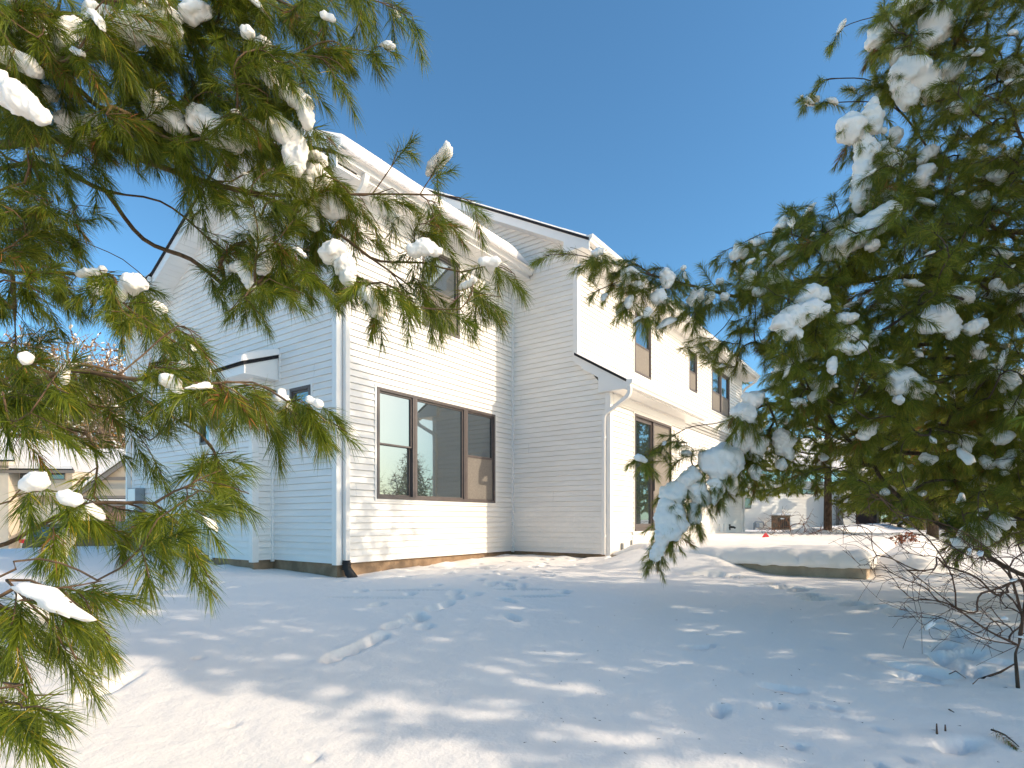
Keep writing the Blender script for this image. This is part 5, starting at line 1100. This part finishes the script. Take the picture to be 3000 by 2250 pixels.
# ---- white neighbour on the right
N2 = empty('neighbour_house', tuple(onground(2330, 37)), 'low white sided neighbouring house behind the pine on the right, snow on its roof', 'house')
def sidewall(name, px0, px1, d0, d1, z0, z1, m, parent, c=.2):
    a = at(px0, HY, d0); b_ = at(px1, HY, d1); mb = MB(); u = Vector((b_[0]-a[0], b_[1]-a[1], 0)); n = Vector((-u[1], u[0], 0)).normalized()
    if n.dot(Vector(W)) > 0: n = -n
    z = z0
    while z < z1: 
        A = Vector((a[0], a[1], z)); mb.add([tuple(A+n*.03), tuple(A+u+n*.03), tuple(A+u+Zv*c), tuple(A+Zv*c), tuple(A), tuple(A+u)], [(0,1,2,3), (4,5,1,0)]); z += c
    return mb.build(name, m, parent)
M_nside = mat('neighbour_white_siding', (0.70, 0.68, 0.63), .6)
zb = -.05
sidewall('wall', 2100, 2428, 36, 38, zb, 3.1, M_nside, N2); sidewall('wall', 2428, 2470, 38, 37.6, zb, 3.1, M_nside, N2); sidewall('wall', 2470, 2506, 37.0, 37.3, zb, 3.1, M_nside, N2); sidewall('wall', 2470, 2471, 37.6, 37.0, zb, 3.1, M_nside, N2)
bx('wall_core', M_nside, 2105, 2425, 38.2, 46, zb, 3.0, N2)
bx('wall_core', M_nside, 2425, 2500, 38.1, 46, zb, 3.0, N2)
slab('roof', M_shing, [LQ(2080, 1378, 35.4), LQ(2520, 1384, 37), LQ(2500, 1300, 43), LQ(2080, 1296, 42)], .12, N2); slab('roof_snow', M_snow, [LQ(2080, 1372, 35.3), LQ(2524, 1378, 36.9), LQ(2500, 1294, 43), LQ(2080, 1290, 42)], .25, N2)
for a, b_, y0, y1 in ((2240, 2275, 1438, 1452), (2350, 2396, 1433, 1448)): wo = bx('window', M_frame, a, b_, 36.7, 36.9, zz(y1, 36.8), zz(y0, 36.8), N2); bx('pane', M_glass, a+2, b_-2, 36.66, 36.7, zz(y1-2, 36.8), zz(y0+2, 36.8), wo)
wo = bx('window', M_frame, 2178, 2201, 36.2, 36.4, zz(1490, 36.3), zz(1458, 36.3), N2); bx('pane', M_glass, 2180, 2199, 36.16, 36.2, zz(1488, 36.3), zz(1460, 36.3), wo)
bx('door', M_gtrim, 2450, 2459, 37.5, 37.55, zb+.1, zz(1455, 37.5), N2); bx('shutter', M_gtrim, 2492, 2503, 36.9, 36.95, zz(1500, 36.9), zz(1450, 36.9), N2)
mb = MB(); q = at(2356, 1536, 36.8); mb.tube([q+np.array([0, 0, -.5]), q, q+np.array([0, 0, .12])], .06, 8); mb.build('vent_pipe', M_trim, N2)
# brown garage
N3 = empty('brown_garage', tuple(onground(2540, 46)), 'dark brown sided garage behind the bare twigs right of the white neighbouring house', 'garage')
sidewall('wall', 2500, 2572, 46, 46, -.05, 3.0, mat('brown_siding', (0.075, 0.045, 0.04), .8), N3); bx('wall_core', M_gtrim, 2501, 2571, 46.1, 52, -.05, 2.9, N3)
bx('corner_board', M_gtrim, 2570, 2576, 45.9, 46.0, -.05, 3.0, N3); slab('roof', M_shing, [LQ(2490, 1412, 45.5), LQ(2590, 1412, 45.5), LQ(2590, 1375, 49), LQ(2490, 1375, 49)], .1, N3); slab('roof_snow', M_snow, [LQ(2488, 1408, 45.5), LQ(2592, 1408, 45.5), LQ(2592, 1371, 49), LQ(2488, 1371, 49)], .15, N3)
# air conditioner
M_ac = mat('ochre_grille_metal', (0.20, 0.15, 0.09), .6, metal=.2, var=.3, vscale=6); q = onground(2296, 35.2); A = empty('air_conditioner', tuple(q), 'square air conditioner unit with vertical grille and a snow cap, against the neighbouring house', 'air conditioner')
zt = zz(1512, 35.2); bx('cabinet', M_ac, 2277, 2315, 35.2, 36.0, q[2]-.05, zt, A)
for k in range(13): bx('grille_bar', M_black if k % 2 else M_ac, 2279+k*2.7, 2280.3+k*2.7, 35.14, 35.2, q[2]+.08, zt-.1, A)
bx('top', M_ac, 2275, 2317, 35.1, 36.05, zt, zt+.04, A); o = bx('snow_cap', M_snow, 2276, 2316, 35.12, 36.0, zt+.042, zt+.16, A); bevel(o, .05, 4)
bx('badge', M_trim, 2287, 2298, 35.12, 35.14, zz(1521, 35.2), zz(1518, 35.2), A)
# neighbour's gas meter
q = onground(2222, 35.6); A = empty('neighbour_gas_meter', tuple(q), 'grey gas meter with bent pipe on the neighbouring white wall', 'gas meter')
def pth(l, d): return [at(x, y, d) for x, y in l]
mb = MB(); mb.tube(pth([(2209, 1552), (2209, 1533), (2214, 1529), (2236, 1529), (2238, 1537), (2241, 1539)], 35.5), .05, 8); mb.build('pipe', M_gray, A); mb = MB(); o = bx('body', M_gray, 2214, 2226, 35.4, 35.7, zz(1546, 35.5), zz(1532, 35.5), A); bevel(o, .05)
# red marker flag
p = gpt(2244, 1578); A = empty('marker_flag', tuple(p), 'tiny red marker flag poking out of the snow by the bare bushes', 'flag'); mb = MB(); p = Vector(p); mb.tube([p, p+Vector((0, 0, .16))], .004, 5); mb.build('stick', M_gray, A); M_red = mat('red_flag', (.6, .01, .02), .6)
mb = MB(); X_ = Rv*.11; mb.add([tuple(p+Vector((0, 0, .16))), tuple(p-X_*.9+Vector((0, 0, .03))), tuple(p+X_*.8+Vector((0, 0, .04))), tuple(p+Wv*.02+Vector((0, 0, .16))), tuple(p+Wv*.02-X_*.9+Vector((0, 0, .03))), tuple(p+Wv*.02+X_*.8+Vector((0, 0, .04)))], [(0,1,2),(5,4,3),(0,1,4,3),(1,2,5,4),(2,0,3,5)]); mb.build('flag', M_red, A)
# small bare bushes
def bush(px, py, n, R, h, label, name='bare_bush', group=None, d=None, cat='bush'):
    b = gpt(px, py) if d is None else onground(px, d); r = empty(name, tuple(b), label, cat, group); T = Tree([b-[0, 0, .05], b+[0, 0, .08]]); tx = crown(b, .05, h, R, n, power=.3); T.grow(tx, nsh=2, shl=(.05, .1), sidelen=(.08, .2), sidestep=.12, arch=.05, droop=-.3); T.wood('stems', M_dead, r, rmin=.0035, rk=.0015, trunk_r=.01); return r
bush(2262, 1566, 34, .5, .5, 'small tangled bare bush left of the air conditioner'); bush(2318, 1570, 60, .9, .75, 'wide bare bush poking out of the snow below the air conditioner'); bush(2395, 1568, 26, .6, .35, 'sparse dry stems in the snow just left of the pine trunk'); bush(2478, 1584, 34, .8, .5, 'sparse dry stems in the snow just right of the pine trunk')
b = gpt(2640, 1592); r = empty('red_bush', tuple(b), 'low bush with dry reddish leaves right of the patio', 'bush'); T = Tree([b, b+[0, 0, .06]]); T.grow(crown(b, .03, .3, .5, 22), nsh=2); T.wood('stems', M_dead, r, rmin=.003, trunk_r=.01); T.needles(M_dry, r, per=6, ln=(.04, .07), wd=.03, name='leaves')
# ---- bare shrub, lower right
SD = 3.3; b = gpt(2986, 2015); SD = float((b-CP)@W); rt = empty('bare_shrub', tuple(b-[0, 0, .05]), 'leafless shrub of thin brown twigs fanning over the snow in the lower right corner', 'shrub')
T = Tree([b-[0, 0, .1], at(2978, 1960, SD), at(2975, 1915, SD), at(2985, 1890, SD)])
SL = [[(2985,1895,SD),(2900,1850,SD),(2800,1780,SD),(2700,1700,SD+.05),(2620,1640,SD+.1),(2560,1590,SD+.15),(2515,1530,SD+.2),(2490,1480,SD+.2)],
 [(2985,1895,SD),(2880,1870,SD),(2760,1810,SD),(2660,1790,SD),(2580,1760,SD+.1),(2520,1700,SD+.1)],
 [(2700,1700,SD),(2690,1760,SD),(2700,1800,SD),(2665,1850,SD),(2645,1900,SD)], [(2700,1790,SD),(2700,1850,SD),(2702,1915,SD)],
 [(2800,1780,SD),(2790,1690,SD),(2720,1580,SD+.1),(2620,1500,SD+.2),(2570,1440,SD+.2)],
 [(3040,1880,SD),(2990,1790,SD),(2900,1700,SD+.1),(2800,1640,SD+.1),(2700,1600,SD+.2)],
 [(3060,1850,SD),(3000,1720,SD),(2900,1610,SD+.2),(2780,1540,SD+.3),(2650,1510,SD+.4)],
 [(2985,1895,SD),(2900,1930,SD-.1),(2860,1950,SD-.1)], [(2620,1640,SD),(2550,1610,SD+.1),(2480,1560,SD+.2),(2440,1480,SD+.3)], [(3080,1800,SD+.2),(3000,1650,SD+.3),(2880,1640,SD+.2),(2800,1690,SD+.2),(2760,1720,SD+.2)]]
for l in SL: T.limb(pix_limb(l), .06)
tips = maskt([(2440,1500),(2560,1420),(2800,1560),(3080,1560),(3080,1900),(2960,1900),(2760,1880),(2620,1840),(2560,1760),(2470,1620)], 330, [resam(l) for l in SL], .18)
T.grow(tips, nsh=3, shl=(.04, .08), sidelen=(.06, .16), sidestep=.09, arch=.06, droop=-.1); T.wood('twigs', M_dead, rt, rmin=.0012, rk=.0008, trunk_r=.009); dust(T, rt, 14, (.008, .016))
# fallen sprig, sticks, stubs
p = gpt(2925, 2180); r = empty('pine_sprig', tuple(p), 'fallen pine sprig with half dried needles lying on the snow at the bottom right', 'sprig'); a = gpt(2905, 2150)+[0, 0, .02]; c = gpt(2985, 2200)+[0, 0, .02]; T = Tree([a, (a+c)/2+[0, 0, .015], c]); dv = (c-a)/np.linalg.norm(c-a); T.shoots = [(a, dv, float(np.linalg.norm(c-a)), 1.0)]; T.wood('twig', M_twig, r, trunk_r=.004); T.needles(M_ndl, r, per=70, ln=(.03, .05), wd=.0016, bias=.2); T.needles(M_dry, r, per=40, ln=(.03, .05), wd=.0016, bias=.2, name='dry_needles')
def stick(l, rad, label, lift=.012):
    P = [gpt(x, y)+[0, 0, lift+h] for x, y, h in l]; mb = MB(); mb.tube(P, [rad]*(len(P)-1)+[rad*.5], 6); o = mb.build('stick', M_dead); return tag(o, label, 'stick')
stick([(2745,2152,-.02),(2744,2140,.022)], .006, 'upper short stub of wood standing in the snow above the fallen sprig'); stick([(2770,2142,-.02),(2769,2138,.014)], .006, 'smaller stub of wood beside the hollow in the snow, bottom right')
stick([(2870,2000,.01),(2930,1985,.02),(2980,1975,.06)], .007, 'thick fallen stick leaning against the shrub stem on the right'); stick([(2780,2085,0),(2795,2096,.005)], .004, 'tiny bent twig lying flat on the snow, lower right'); stick([(2770,1978,.0),(2800,1985,.01),(2830,1993,0)], .003, 'thin straight twig lying on the snow left of the fallen stick')
stick([(2850,2020,.02),(2868,2008,.03)], .003, 'short red brown twig under the shrub')
# loose needles and bark crumbs on the snow
V = []; Tt = []; k = 0
for i in range(90):
    px = rng.uniform(1500, 2990); py = rng.uniform(1760, 2240); p = gpt(px, py)+[0, 0, .003]; a = rng.uniform(0, 6.28); l = rng.uniform(.006, .03); w_ = rng.uniform(.0005, .0011); dx = np.array([math.cos(a), math.sin(a), rng.uniform(-.1, .25)])*l; dy = np.array([-math.sin(a), math.cos(a), 0])*w_
    V += [p-dy, p+dy, p+dx, p+[0, 0, .003]]; Tt += [[k, k+1, k+2], [k, k+3, k+2], [k+1, k+3, k+2]]; k += 4
o = npmesh('needle_litter', np.array(V), tris=np.array(Tt), mat=M_dead); tag(o, 'loose brown needles and bark crumbs scattered on the snow at the right', 'litter', kind='stuff')
